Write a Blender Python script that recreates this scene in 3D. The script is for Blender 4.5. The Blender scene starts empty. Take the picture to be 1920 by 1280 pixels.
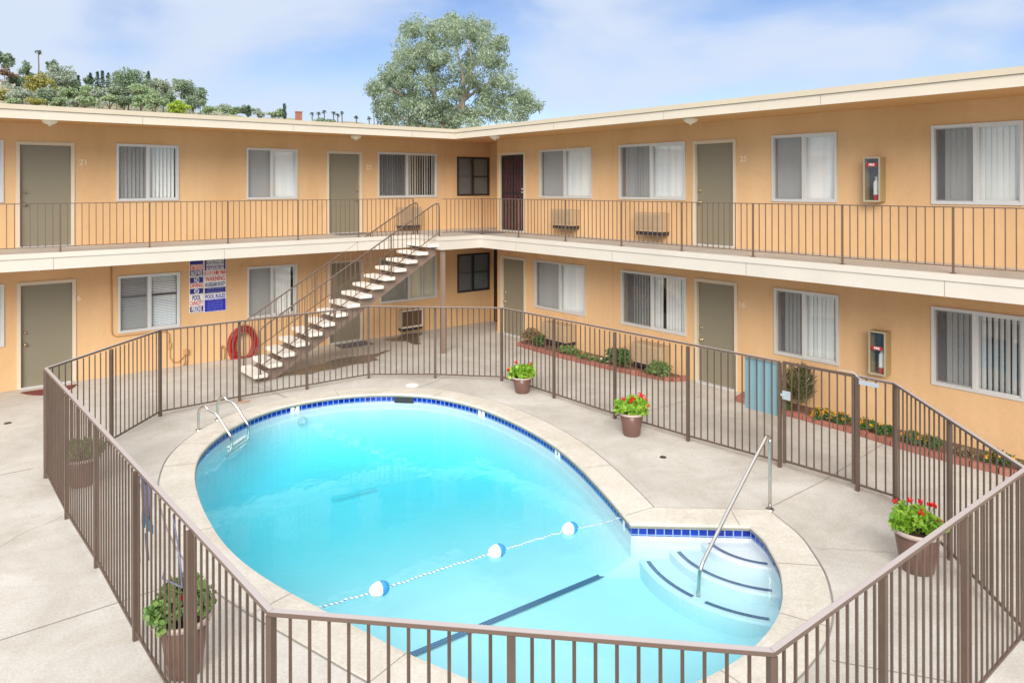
import bpy, bmesh, math, random
import numpy as np
from mathutils import Vector, Matrix
random.seed(7); rng = np.random.default_rng(11)
R = math.radians
scene = bpy.context.scene
COL = scene.collection

# ------------------------------------------------------------------ camera, sky, sun, exposure
# world axes: X runs along the left wing, Y along the right wing; the camera stands over (0,0) on the opposite walkway
EYE = 3.95; FPX = 1375.0; Y0 = 350.8; RO = -.0023
SN, CS = .7798462, .6259711
cam_d = bpy.data.cameras.new('camera'); cam = bpy.data.objects.new('camera', cam_d); COL.objects.link(cam)
cam_d.sensor_width = 36; cam_d.lens = FPX/1920*36; cam_d.shift_y = -(640-Y0)/1920
cam_d.clip_start = .05; cam_d.clip_end = 4000
cam.matrix_world = Matrix.Translation((0, 0, EYE)) @ Matrix.Rotation(-math.atan2(CS, SN), 4, 'Z') @ Matrix.Rotation(R(90), 4, 'X') @ Matrix.Rotation(RO, 4, 'Z')
scene.camera = cam
scene.render.engine = 'CYCLES'
scene.view_settings.view_transform = 'Standard'; scene.view_settings.look = 'None'
scene.view_settings.gamma = 1; scene.view_settings.exposure = EXPOSURE = 1.0
scene.cycles.use_denoising = True; scene.cycles.max_bounces = 10; scene.cycles.transparent_max_bounces = 24
scene.cycles.diffuse_bounces = 5; scene.cycles.volume_bounces = 0

SUN_EL, SUN_AZ = R(30), R(227)            # azimuth measured from +X, counter-clockwise (direction towards the sun)
sun_dir = Vector((math.cos(SUN_EL)*math.cos(SUN_AZ), math.cos(SUN_EL)*math.sin(SUN_AZ), math.sin(SUN_EL)))
w = bpy.data.worlds.new('World'); scene.world = w; w.use_nodes = True
nt = w.node_tree; N = nt.nodes; L = nt.links; N.clear()
out = N.new('ShaderNodeOutputWorld'); bg = N.new('ShaderNodeBackground'); sky = N.new('ShaderNodeTexSky')
sky.sky_type = 'NISHITA'; sky.sun_disc = False; sky.sun_elevation = SUN_EL
sky.sun_rotation = math.pi/2 - SUN_AZ; sky.air_density = 1.0; sky.dust_density = 0.0; sky.ozone_density = 4.0; sky.altitude = 200
tc = N.new('ShaderNodeTexCoord'); mp = N.new('ShaderNodeMapping'); mp.inputs['Scale'].default_value = (1, 1, 2.2)
mp.inputs['Location'].default_value = (1.35, .4, .2)
nz = N.new('ShaderNodeTexNoise'); nz.inputs['Scale'].default_value = 2.3; nz.inputs['Detail'].default_value = 6; nz.inputs['Roughness'].default_value = .48
nz.inputs['Distortion'].default_value = .35
cr = N.new('ShaderNodeValToRGB'); cr.color_ramp.elements[0].position = .385; cr.color_ramp.elements[1].position = .62
cr.color_ramp.interpolation = 'EASE'
sx = N.new('ShaderNodeSeparateXYZ'); L.new(tc.outputs['Generated'], sx.inputs[0])
hz = N.new('ShaderNodeMapRange'); hz.inputs[1].default_value = .28; hz.inputs[2].default_value = .75; hz.inputs[3].default_value = 0; hz.inputs[4].default_value = .35; L.new(sx.outputs[2], hz.inputs[0])
adz = N.new('ShaderNodeMath'); adz.operation = 'ADD'; L.new(nz.outputs[0], adz.inputs[0]); L.new(hz.outputs[0], adz.inputs[1])
tint = N.new('ShaderNodeMix'); tint.data_type = 'RGBA'; tint.blend_type = 'MULTIPLY'; tint.inputs[0].default_value = 1
tint.inputs[7].default_value = (.66, .61, .66, 1)
mx = N.new('ShaderNodeMix'); mx.data_type = 'RGBA'; 
cc = N.new('ShaderNodeMix'); cc.data_type = 'RGBA'; cc.inputs[6].default_value = (3.45, 3.95, 4.8, 1); cc.inputs[7].default_value = (7.2, 7.3, 7.6, 1)
cz = N.new('ShaderNodeMapRange'); cz.inputs[1].default_value = .25; cz.inputs[2].default_value = .7; L.new(sx.outputs[2], cz.inputs[0]); L.new(cz.outputs[0], cc.inputs[0]); L.new(cc.outputs[2], mx.inputs[7])
L.new(tc.outputs['Generated'], mp.inputs[0]); L.new(mp.outputs[0], nz.inputs[0]); L.new(adz.outputs[0], cr.inputs[0])
L.new(sky.outputs[0], tint.inputs[6]); L.new(tint.outputs[2], mx.inputs[6]); L.new(cr.outputs[0], mx.inputs[0])
L.new(mx.outputs[2], bg.inputs[0]); bg.inputs[1].default_value = .10; L.new(bg.outputs[0], out.inputs[0])

sl = bpy.data.lights.new('sun', 'SUN'); sl.energy = 2.45; sl.angle = R(38); sl.color = (1, .92, .82)
so = bpy.data.objects.new('sun', sl); COL.objects.link(so); so.rotation_euler = sun_dir.to_track_quat('Z', 'Y').to_euler()

# ------------------------------------------------------------------ helpers
def ray(px, py):
    xc = (px-960)/FPX; zc = -(py-Y0)/FPX
    a = xc-RO*zc; b = zc+RO*xc
    return Vector((SN*a+CS, -CS*a+SN, b))
def at(px, py, d): return ray(px, py)*d + Vector((0, 0, EYE))
def G(px, py, z=0.):
    r = ray(px, py); return r*((z-EYE)/r.z) + Vector((0, 0, EYE))

def tag(o, label=None, cat=None, group=None, kind=None):
    if label: o['label'] = label
    if cat: o['category'] = cat
    if group: o['group'] = group
    if kind: o['kind'] = kind
    return o
def empty(name, loc=(0, 0, 0), rz=0, label=None, cat=None, group=None, kind=None):
    o = bpy.data.objects.new(name, None); COL.objects.link(o); o.location = loc; o.rotation_euler = (0, 0, rz)
    o.empty_display_size = .2
    return tag(o, label, cat, group, kind)

class MB:
    def __init__(s): s.v = []; s.f = []; s.uv = None
    def add(s, vs, fs):
        n = len(s.v); s.v += [tuple(v) for v in vs]; s.f += [tuple(i+n for i in f) for f in fs]; return s
    def box(s, a, b):
        x0, x1 = sorted((a[0], b[0])); y0, y1 = sorted((a[1], b[1])); z0, z1 = sorted((a[2], b[2]))
        return s.add([(x0,y0,z0),(x1,y0,z0),(x1,y1,z0),(x0,y1,z0),(x0,y0,z1),(x1,y0,z1),(x1,y1,z1),(x0,y1,z1)],
                     [(0,3,2,1),(4,5,6,7),(0,1,5,4),(1,2,6,5),(2,3,7,6),(3,0,4,7)])
    def bar(s, p, q, wd, ht, up=(0, 0, 1)):
        p, q = Vector(p), Vector(q); d = (q-p).normalized(); u = Vector(up)
        if abs(d.dot(u)) > .99: u = Vector((1, 0, 0))
        sd = d.cross(u).normalized()*wd/2; u2 = sd.cross(d).normalized()*ht/2
        vs = [e+a*sd+b*u2 for e in (p, q) for a, b in ((-1,-1),(1,-1),(1,1),(-1,1))]
        return s.add(vs, [(0,1,2,3),(7,6,5,4),(0,4,5,1),(1,5,6,2),(2,6,7,3),(3,7,4,0)])
    def tube(s, pts, r, n=8, cap=True, closed=False):
        pts = [Vector(p) for p in pts]; m = len(pts)
        rs = r if isinstance(r, (list, tuple)) else [r]*m
        base = len(s.v); pu = None
        for i, p in enumerate(pts):
            a = pts[i-1] if (i > 0 or closed) else p; b = pts[(i+1) % m] if (i < m-1 or closed) else p
            d = (b-a).normalized()
            if pu is None:
                pu = d.cross(Vector((0, 0, 1)))
                if pu.length < .05: pu = d.cross(Vector((1, 0, 0)))
            pu = (pu - d*pu.dot(d)).normalized(); pv = d.cross(pu)
            for k in range(n):
                t = 2*math.pi*k/n; s.v.append(tuple(p+(pu*math.cos(t)+pv*math.sin(t))*rs[i]))
        for i in range(m if closed else m-1):
            j = (i+1) % m
            for k in range(n):
                s.f.append((base+i*n+k, base+i*n+(k+1) % n, base+j*n+(k+1) % n, base+j*n+k))
        if cap and not closed:
            s.f.append(tuple(base+k for k in reversed(range(n)))); s.f.append(tuple(base+(m-1)*n+k for k in range(n)))
        return s
    def lathe(s, prof, c=(0, 0, 0), n=28):
        b = len(s.v); m = len(prof)
        for r, z in prof:
            for k in range(n):
                t = 2*math.pi*k/n; s.v.append((c[0]+r*math.cos(t), c[1]+r*math.sin(t), c[2]+z))
        for i in range(m-1):
            for k in range(n):
                s.f.append((b+i*n+k, b+i*n+(k+1) % n, b+(i+1)*n+(k+1) % n, b+(i+1)*n+k))
        return s
    def build(s, name, m, parent=None, smooth=False, bevel=0, seg=2):
        me = bpy.data.meshes.new(name); me.from_pydata(s.v, [], s.f); me.update()
        if s.uv:
            ul = me.uv_layers.new(name='UVMap')
            for l in me.loops: ul.data[l.index].uv = s.uv[l.vertex_index]
        me.materials.append(m)
        o = bpy.data.objects.new(name, me); COL.objects.link(o)
        if parent is not None:
            o.parent = parent
        if smooth:
            me.polygons.foreach_set('use_smooth', [True]*len(me.polygons))
        if bevel:
            md = o.modifiers.new('bevel', 'BEVEL'); md.width = bevel; md.segments = seg; md.limit_method = 'ANGLE'; md.angle_limit = R(40)
        return o
def copy_tree(o, parent=None):
    c = o.copy(); COL.objects.link(c); c.parent = parent
    for ch in list(o.children): copy_tree(ch, c)
    return c

# ------------------------------------------------------------------ materials
def new_mat(name):
    m = bpy.data.materials.new(name); m.use_nodes = True; return m, m.node_tree.nodes, m.node_tree.links, m.node_tree.nodes['Principled BSDF']
def mat(name, c, rough=.6, var=.12, scale=4, bump=0, bscale=60, metal=0, spec=.5, c2=None, big=.5, detail=6, coords='Object', subsurf=0):
    m, N, L, b = new_mat(name)
    t = N.new('ShaderNodeTexCoord')
    n1 = N.new('ShaderNodeTexNoise'); n1.inputs['Scale'].default_value = scale; n1.inputs['Detail'].default_value = detail; n1.inputs['Roughness'].default_value = .6
    n2 = N.new('ShaderNodeTexNoise'); n2.inputs['Scale'].default_value = scale*.17; n2.inputs['Detail'].default_value = 3
    L.new(t.outputs[coords], n1.inputs[0]); L.new(t.outputs[coords], n2.inputs[0])
    mr = N.new('ShaderNodeMix'); mr.data_type = 'FLOAT'; mr.inputs[0].default_value = big
    L.new(n1.outputs[0], mr.inputs[2]); L.new(n2.outputs[0], mr.inputs[3])
    cr = N.new('ShaderNodeValToRGB'); e = cr.color_ramp.elements
    e[0].position = .3; e[1].position = .7
    d = c2 if c2 else tuple(x*(1-var*2) for x in c)
    e[0].color = (*[x*(1-var) if not c2 else x for x in (c if not c2 else d)], 1); e[1].color = (*[min(1, x*(1+var)) if not c2 else x for x in c], 1)
    L.new(mr.outputs[0], cr.inputs[0]); L.new(cr.outputs[0], b.inputs['Base Color'])
    b.inputs['Roughness'].default_value = rough; b.inputs['Metallic'].default_value = metal; b.inputs['Specular IOR Level'].default_value = spec
    if bump:
        n3 = N.new('ShaderNodeTexNoise'); n3.inputs['Scale'].default_value = bscale; n3.inputs['Detail'].default_value = 4
        L.new(t.outputs[coords], n3.inputs[0]); bp = N.new('ShaderNodeBump'); bp.inputs['Strength'].default_value = bump; bp.inputs['Distance'].default_value = .01
        L.new(n3.outputs[0], bp.inputs['Height']); L.new(bp.outputs[0], b.inputs['Normal'])
    return m
def leaf_mat(name, cols, trans=.25, rough=.55):
    m, N, L, b = new_mat(name)
    g = N.new('ShaderNodeNewGeometry'); cr = N.new('ShaderNodeValToRGB')
    e = cr.color_ramp.elements; e[0].color = (*cols[0], 1); e[1].color = (*cols[-1], 1)
    for i, c in enumerate(cols[1:-1]):
        x = e.new((i+1)/(len(cols)-1)); x.color = (*c, 1)
    t = N.new('ShaderNodeTexCoord'); n = N.new('ShaderNodeTexNoise'); n.inputs['Scale'].default_value = .9; L.new(t.outputs['Object'], n.inputs[0])
    ad = N.new('ShaderNodeMix'); ad.data_type = 'FLOAT'; ad.inputs[0].default_value = .45
    L.new(g.outputs['Random Per Island'], ad.inputs[2]); L.new(n.outputs[0], ad.inputs[3]); L.new(ad.outputs[0], cr.inputs[0])
    L.new(cr.outputs[0], b.inputs['Base Color']); b.inputs['Roughness'].default_value = rough
    tr = N.new('ShaderNodeBsdfTranslucent'); L.new(cr.outputs[0], tr.inputs[0]); mx = N.new('ShaderNodeMixShader'); mx.inputs[0].default_value = trans
    L.new(b.outputs[0], mx.inputs[1]); L.new(tr.outputs[0], mx.inputs[2]); L.new(mx.outputs[0], N['Material Output'].inputs[0])
    return m

def stucco_mat():
    m, N, L, b = new_mat('orange_stucco')
    t = N.new('ShaderNodeTexCoord')
    n1 = N.new('ShaderNodeTexNoise'); n1.inputs['Scale'].default_value = .7; n1.inputs['Detail'].default_value = 8; n1.inputs['Roughness'].default_value = .62
    mp = N.new('ShaderNodeMapping'); mp.inputs['Scale'].default_value = (1, 1, .35); L.new(t.outputs['Object'], mp.inputs[0]); L.new(mp.outputs[0], n1.inputs[0])
    cr = N.new('ShaderNodeValToRGB'); e = cr.color_ramp.elements; e[0].position = .3; e[1].position = .72
    e[0].color = (.59, .37, .185, 1); e[1].color = (.70, .468, .255, 1); L.new(n1.outputs[0], cr.inputs[0])
    ms = N.new('ShaderNodeMapping'); ms.inputs['Scale'].default_value = (1.3, 1.3, .30); L.new(t.outputs['Object'], ms.inputs[0])
    ns = N.new('ShaderNodeTexNoise'); ns.inputs['Scale'].default_value = 2.2; ns.inputs['Detail'].default_value = 7; ns.inputs['Roughness'].default_value = .7; L.new(ms.outputs[0], ns.inputs[0])
    cs = N.new('ShaderNodeValToRGB'); e = cs.color_ramp.elements; e[0].position = .30; e[1].position = .56; e[0].color = (.80, .78, .74, 1); e[1].color = (1, 1, 1, 1); L.new(ns.outputs[0], cs.inputs[0])
    np_ = N.new('ShaderNodeTexNoise'); np_.inputs['Scale'].default_value = .9; np_.inputs['Detail'].default_value = 9; np_.inputs['Roughness'].default_value = .72; np_.inputs['Distortion'].default_value = .8; L.new(t.outputs['Object'], np_.inputs[0])
    cp = N.new('ShaderNodeValToRGB'); e = cp.color_ramp.elements; e[0].position = .60; e[1].position = .72; e[0].color = (1, 1, 1, 1); e[1].color = (.90, .88, .85, 1); L.new(np_.outputs[0], cp.inputs[0])
    m1 = N.new('ShaderNodeMix'); m1.data_type = 'RGBA'; m1.blend_type = 'MULTIPLY'; m1.inputs[0].default_value = .22; L.new(cr.outputs[0], m1.inputs[6]); L.new(cs.outputs[0], m1.inputs[7])
    m3 = N.new('ShaderNodeMix'); m3.data_type = 'RGBA'; m3.blend_type = 'MULTIPLY'; m3.inputs[0].default_value = 1; L.new(m1.outputs[2], m3.inputs[6]); L.new(cp.outputs[0], m3.inputs[7])
    vo = N.new('ShaderNodeTexVoronoi'); vo.feature = 'DISTANCE_TO_EDGE'; vo.inputs['Scale'].default_value = .38; wp = N.new('ShaderNodeMix'); wp.data_type = 'RGBA'; wp.inputs[0].default_value = .16
    nw = N.new('ShaderNodeTexNoise'); nw.inputs['Scale'].default_value = 2.5; nw.inputs['Detail'].default_value = 6; L.new(t.outputs['Object'], nw.inputs[0]); L.new(t.outputs['Object'], wp.inputs[6]); L.new(nw.outputs['Color'], wp.inputs[7]); L.new(wp.outputs[2], vo.inputs[0])
    cv = N.new('ShaderNodeValToRGB'); e = cv.color_ramp.elements; e[0].position = 0; e[1].position = .0035; e[0].color = (.72, .68, .62, 1); e[1].color = (1, 1, 1, 1); L.new(vo.outputs['Distance'], cv.inputs[0])
    m4 = N.new('ShaderNodeMix'); m4.data_type = 'RGBA'; m4.blend_type = 'MULTIPLY'; m4.inputs[0].default_value = .14; L.new(m3.outputs[2], m4.inputs[6]); L.new(cv.outputs[0], m4.inputs[7])
    L.new(m4.outputs[2], b.inputs['Base Color']); b.inputs['Roughness'].default_value = .75; b.inputs['Specular IOR Level'].default_value = .25
    n2 = N.new('ShaderNodeTexNoise'); n2.inputs['Scale'].default_value = 55; n2.inputs['Detail'].default_value = 3
    n3 = N.new('ShaderNodeTexNoise'); n3.inputs['Scale'].default_value = 6; n3.inputs['Detail'].default_value = 5
    L.new(t.outputs['Object'], n2.inputs[0]); L.new(t.outputs['Object'], n3.inputs[0])
    ad = N.new('ShaderNodeMath'); ad.operation = 'MULTIPLY_ADD'; L.new(n3.outputs[0], ad.inputs[0]); ad.inputs[1].default_value = 2.2; L.new(n2.outputs[0], ad.inputs[2])
    bp = N.new('ShaderNodeBump'); bp.inputs['Strength'].default_value = .35; bp.inputs['Distance'].default_value = .012
    L.new(ad.outputs[0], bp.inputs['Height']); L.new(bp.outputs[0], b.inputs['Normal'])
    return m
def concrete_mat(name, ca, cb, cc, sc=1.0, bump=.15):
    m, N, L, b = new_mat(name)
    t = N.new('ShaderNodeTexCoord')
    n1 = N.new('ShaderNodeTexNoise'); n1.inputs['Scale'].default_value = .45*sc; n1.inputs['Detail'].default_value = 9; n1.inputs['Roughness'].default_value = .62; n1.inputs['Distortion'].default_value = .4
    n2 = N.new('ShaderNodeTexNoise'); n2.inputs['Scale'].default_value = 2.6*sc; n2.inputs['Detail'].default_value = 8; n2.inputs['Roughness'].default_value = .7
    n4 = N.new('ShaderNodeTexNoise'); n4.inputs['Scale'].default_value = 40; n4.inputs['Detail'].default_value = 2
    for n in (n1, n2, n4): L.new(t.outputs['Object'], n.inputs[0])
    cr = N.new('ShaderNodeValToRGB'); e = cr.color_ramp.elements; e[0].position = .34; e[1].position = .66; e[0].color = (*ca, 1); e[1].color = (*cb, 1)
    cr2 = N.new('ShaderNodeValToRGB'); e = cr2.color_ramp.elements; e[0].position = .55; e[1].position = .82; e[0].color = (0, 0, 0, 1); e[1].color = (.75, .75, .75, 1)
    mx = N.new('ShaderNodeMix'); mx.data_type = 'RGBA'; mx.inputs[7].default_value = (*cc, 1)
    L.new(n1.outputs[0], cr.inputs[0]); L.new(n2.outputs[0], cr2.inputs[0]); L.new(cr.outputs[0], mx.inputs[6]); L.new(cr2.outputs[0], mx.inputs[0])
    n5 = N.new('ShaderNodeTexNoise'); n5.inputs['Scale'].default_value = 1.1*sc; n5.inputs['Detail'].default_value = 10; n5.inputs['Roughness'].default_value = .75; n5.inputs['Distortion'].default_value = 1.2; L.new(t.outputs['Object'], n5.inputs[0])
    c5 = N.new('ShaderNodeValToRGB'); e = c5.color_ramp.elements; e[0].position = .36; e[1].position = .60; e[0].color = (.80, .77, .70, 1); e[1].color = (1.03, 1.03, 1.03, 1); L.new(n5.outputs[0], c5.inputs[0])
    m5 = N.new('ShaderNodeMix'); m5.data_type = 'RGBA'; m5.blend_type = 'MULTIPLY'; m5.inputs[0].default_value = .6; L.new(mx.outputs[2], m5.inputs[6]); L.new(c5.outputs[0], m5.inputs[7])
    m2 = N.new('ShaderNodeMix'); m2.data_type = 'RGBA'; m2.blend_type = 'OVERLAY'; m2.inputs[0].default_value = .22
    L.new(m5.outputs[2], m2.inputs[6]); L.new(n4.outputs[0], m2.inputs[7])
    L.new(m2.outputs[2], b.inputs['Base Color']); b.inputs['Roughness'].default_value = .7; b.inputs['Specular IOR Level'].default_value = .3
    bp = N.new('ShaderNodeBump'); bp.inputs['Strength'].default_value = bump; bp.inputs['Distance'].default_value = .01
    L.new(n4.outputs[0], bp.inputs['Height']); L.new(bp.outputs[0], b.inputs['Normal'])
    return m
def schlick(N, L, f0, nrm=None):
    lw = N.new('ShaderNodeLayerWeight'); lw.inputs[0].default_value = .5
    if nrm is not None: L.new(nrm, lw.inputs['Normal'])
    p = N.new('ShaderNodeMath'); p.operation = 'POWER'; p.inputs[1].default_value = 5; L.new(lw.outputs['Facing'], p.inputs[0])
    m = N.new('ShaderNodeMath'); m.operation = 'MULTIPLY_ADD'; m.inputs[1].default_value = 1-f0; m.inputs[2].default_value = f0; L.new(p.outputs[0], m.inputs[0]); return m
def glass_mat():
    m, N, L, b = new_mat('window_glass'); N.remove(b)
    tr = N.new('ShaderNodeBsdfTransparent'); tr.inputs[0].default_value = (.95, .97, .97, 1)
    gl = N.new('ShaderNodeBsdfGlossy'); gl.inputs['Roughness'].default_value = .03
    fr = schlick(N, L, .10)
    mx = N.new('ShaderNodeMixShader'); L.new(fr.outputs[0], mx.inputs[0]); L.new(tr.outputs[0], mx.inputs[1]); L.new(gl.outputs[0], mx.inputs[2])
    L.new(mx.outputs[0], N['Material Output'].inputs[0]); return m
def screen_mat():
    m, N, L, b = new_mat('insect_screen')
    b.inputs['Base Color'].default_value = (.20, .20, .20, 1); b.inputs['Roughness'].default_value = .8
    tr = N.new('ShaderNodeBsdfTransparent'); mx = N.new('ShaderNodeMixShader'); mx.inputs[0].default_value = .45
    L.new(tr.outputs[0], mx.inputs[1]); L.new(b.outputs[0], mx.inputs[2]); L.new(mx.outputs[0], N['Material Output'].inputs[0]); return m
def water_mat():
    m, N, L, b = new_mat('pool_water'); N.remove(b)
    tr = N.new('ShaderNodeBsdfTransparent'); tr.inputs[0].default_value = (1, 1, 1, 1)
    gl = N.new('ShaderNodeBsdfGlossy'); gl.inputs['Roughness'].default_value = .02
    t = N.new('ShaderNodeTexCoord'); n = N.new('ShaderNodeTexNoise'); n.inputs['Scale'].default_value = 2.2; n.inputs['Detail'].default_value = 3; n.inputs['Distortion'].default_value = .6
    L.new(t.outputs['Object'], n.inputs[0]); bp = N.new('ShaderNodeBump'); bp.inputs['Strength'].default_value = .22; bp.inputs['Distance'].default_value = .02
    L.new(n.outputs[0], bp.inputs['Height']); L.new(bp.outputs[0], gl.inputs['Normal'])
    fr = schlick(N, L, .04, bp.outputs[0])
    mx = N.new('ShaderNodeMixShader'); L.new(fr.outputs[0], mx.inputs[0]); L.new(tr.outputs[0], mx.inputs[1]); L.new(gl.outputs[0], mx.inputs[2])
    va = N.new('ShaderNodeVolumeAbsorption'); va.inputs['Color'].default_value = (.0, .93, 1.0, 1); va.inputs['Density'].default_value = .60
    L.new(mx.outputs[0], N['Material Output'].inputs[0]); L.new(va.outputs[0], N['Material Output'].inputs['Volume']); return m
def tile_mat():
    m, N, L, b = new_mat('blue_tile')
    uv = N.new('ShaderNodeUVMap'); br = N.new('ShaderNodeTexBrick'); br.offset = 0; br.squash = 1
    br.inputs['Scale'].default_value = 1; br.inputs['Brick Width'].default_value = .1; br.inputs['Row Height'].default_value = .1; br.inputs['Mortar Size'].default_value = .0065
    br.inputs['Color1'].default_value = (.002, .010, .18, 1); br.inputs['Color2'].default_value = (.004, .035, .36, 1); br.inputs['Mortar'].default_value = (.22, .33, .52, 1)
    L.new(uv.outputs[0], br.inputs[0]); L.new(br.outputs[0], b.inputs['Base Color']); b.inputs['Roughness'].default_value = .08; b.inputs['Specular IOR Level'].default_value = .25
    return m
def stripe_mat():
    m, N, L, b = new_mat('mosaic_stripe')
    uv = N.new('ShaderNodeUVMap'); br = N.new('ShaderNodeTexBrick'); br.offset = 0
    br.inputs['Scale'].default_value = 1; br.inputs['Brick Width'].default_value = .025; br.inputs['Row Height'].default_value = .025; br.inputs['Mortar Size'].default_value = .0028
    br.inputs['Color1'].default_value = (.004, .012, .13, 1); br.inputs['Color2'].default_value = (.003, .012, .10, 1); br.inputs['Mortar'].default_value = (.22, .30, .42, 1)
    L.new(uv.outputs[0], br.inputs[0]); L.new(br.outputs[0], b.inputs['Base Color']); b.inputs['Roughness'].default_value = .3
    return m
def brick_mat():
    m, N, L, b = new_mat('edging_brick')
    t = N.new('ShaderNodeTexCoord'); n = N.new('ShaderNodeTexNoise'); n.inputs['Scale'].default_value = 9; n.inputs['Detail'].default_value = 5; L.new(t.outputs['Object'], n.inputs[0])
    g = N.new('ShaderNodeNewGeometry'); ad = N.new('ShaderNodeMix'); ad.data_type = 'FLOAT'; ad.inputs[0].default_value = .6
    L.new(g.outputs['Random Per Island'], ad.inputs[2]); L.new(n.outputs[0], ad.inputs[3])
    cr = N.new('ShaderNodeValToRGB'); e = cr.color_ramp.elements; e[0].color = (.20, .060, .042, 1); e[1].color = (.40, .16, .115, 1); L.new(ad.outputs[0], cr.inputs[0])
    L.new(cr.outputs[0], b.inputs['Base Color']); b.inputs['Roughness'].default_value = .85; return m

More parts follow.
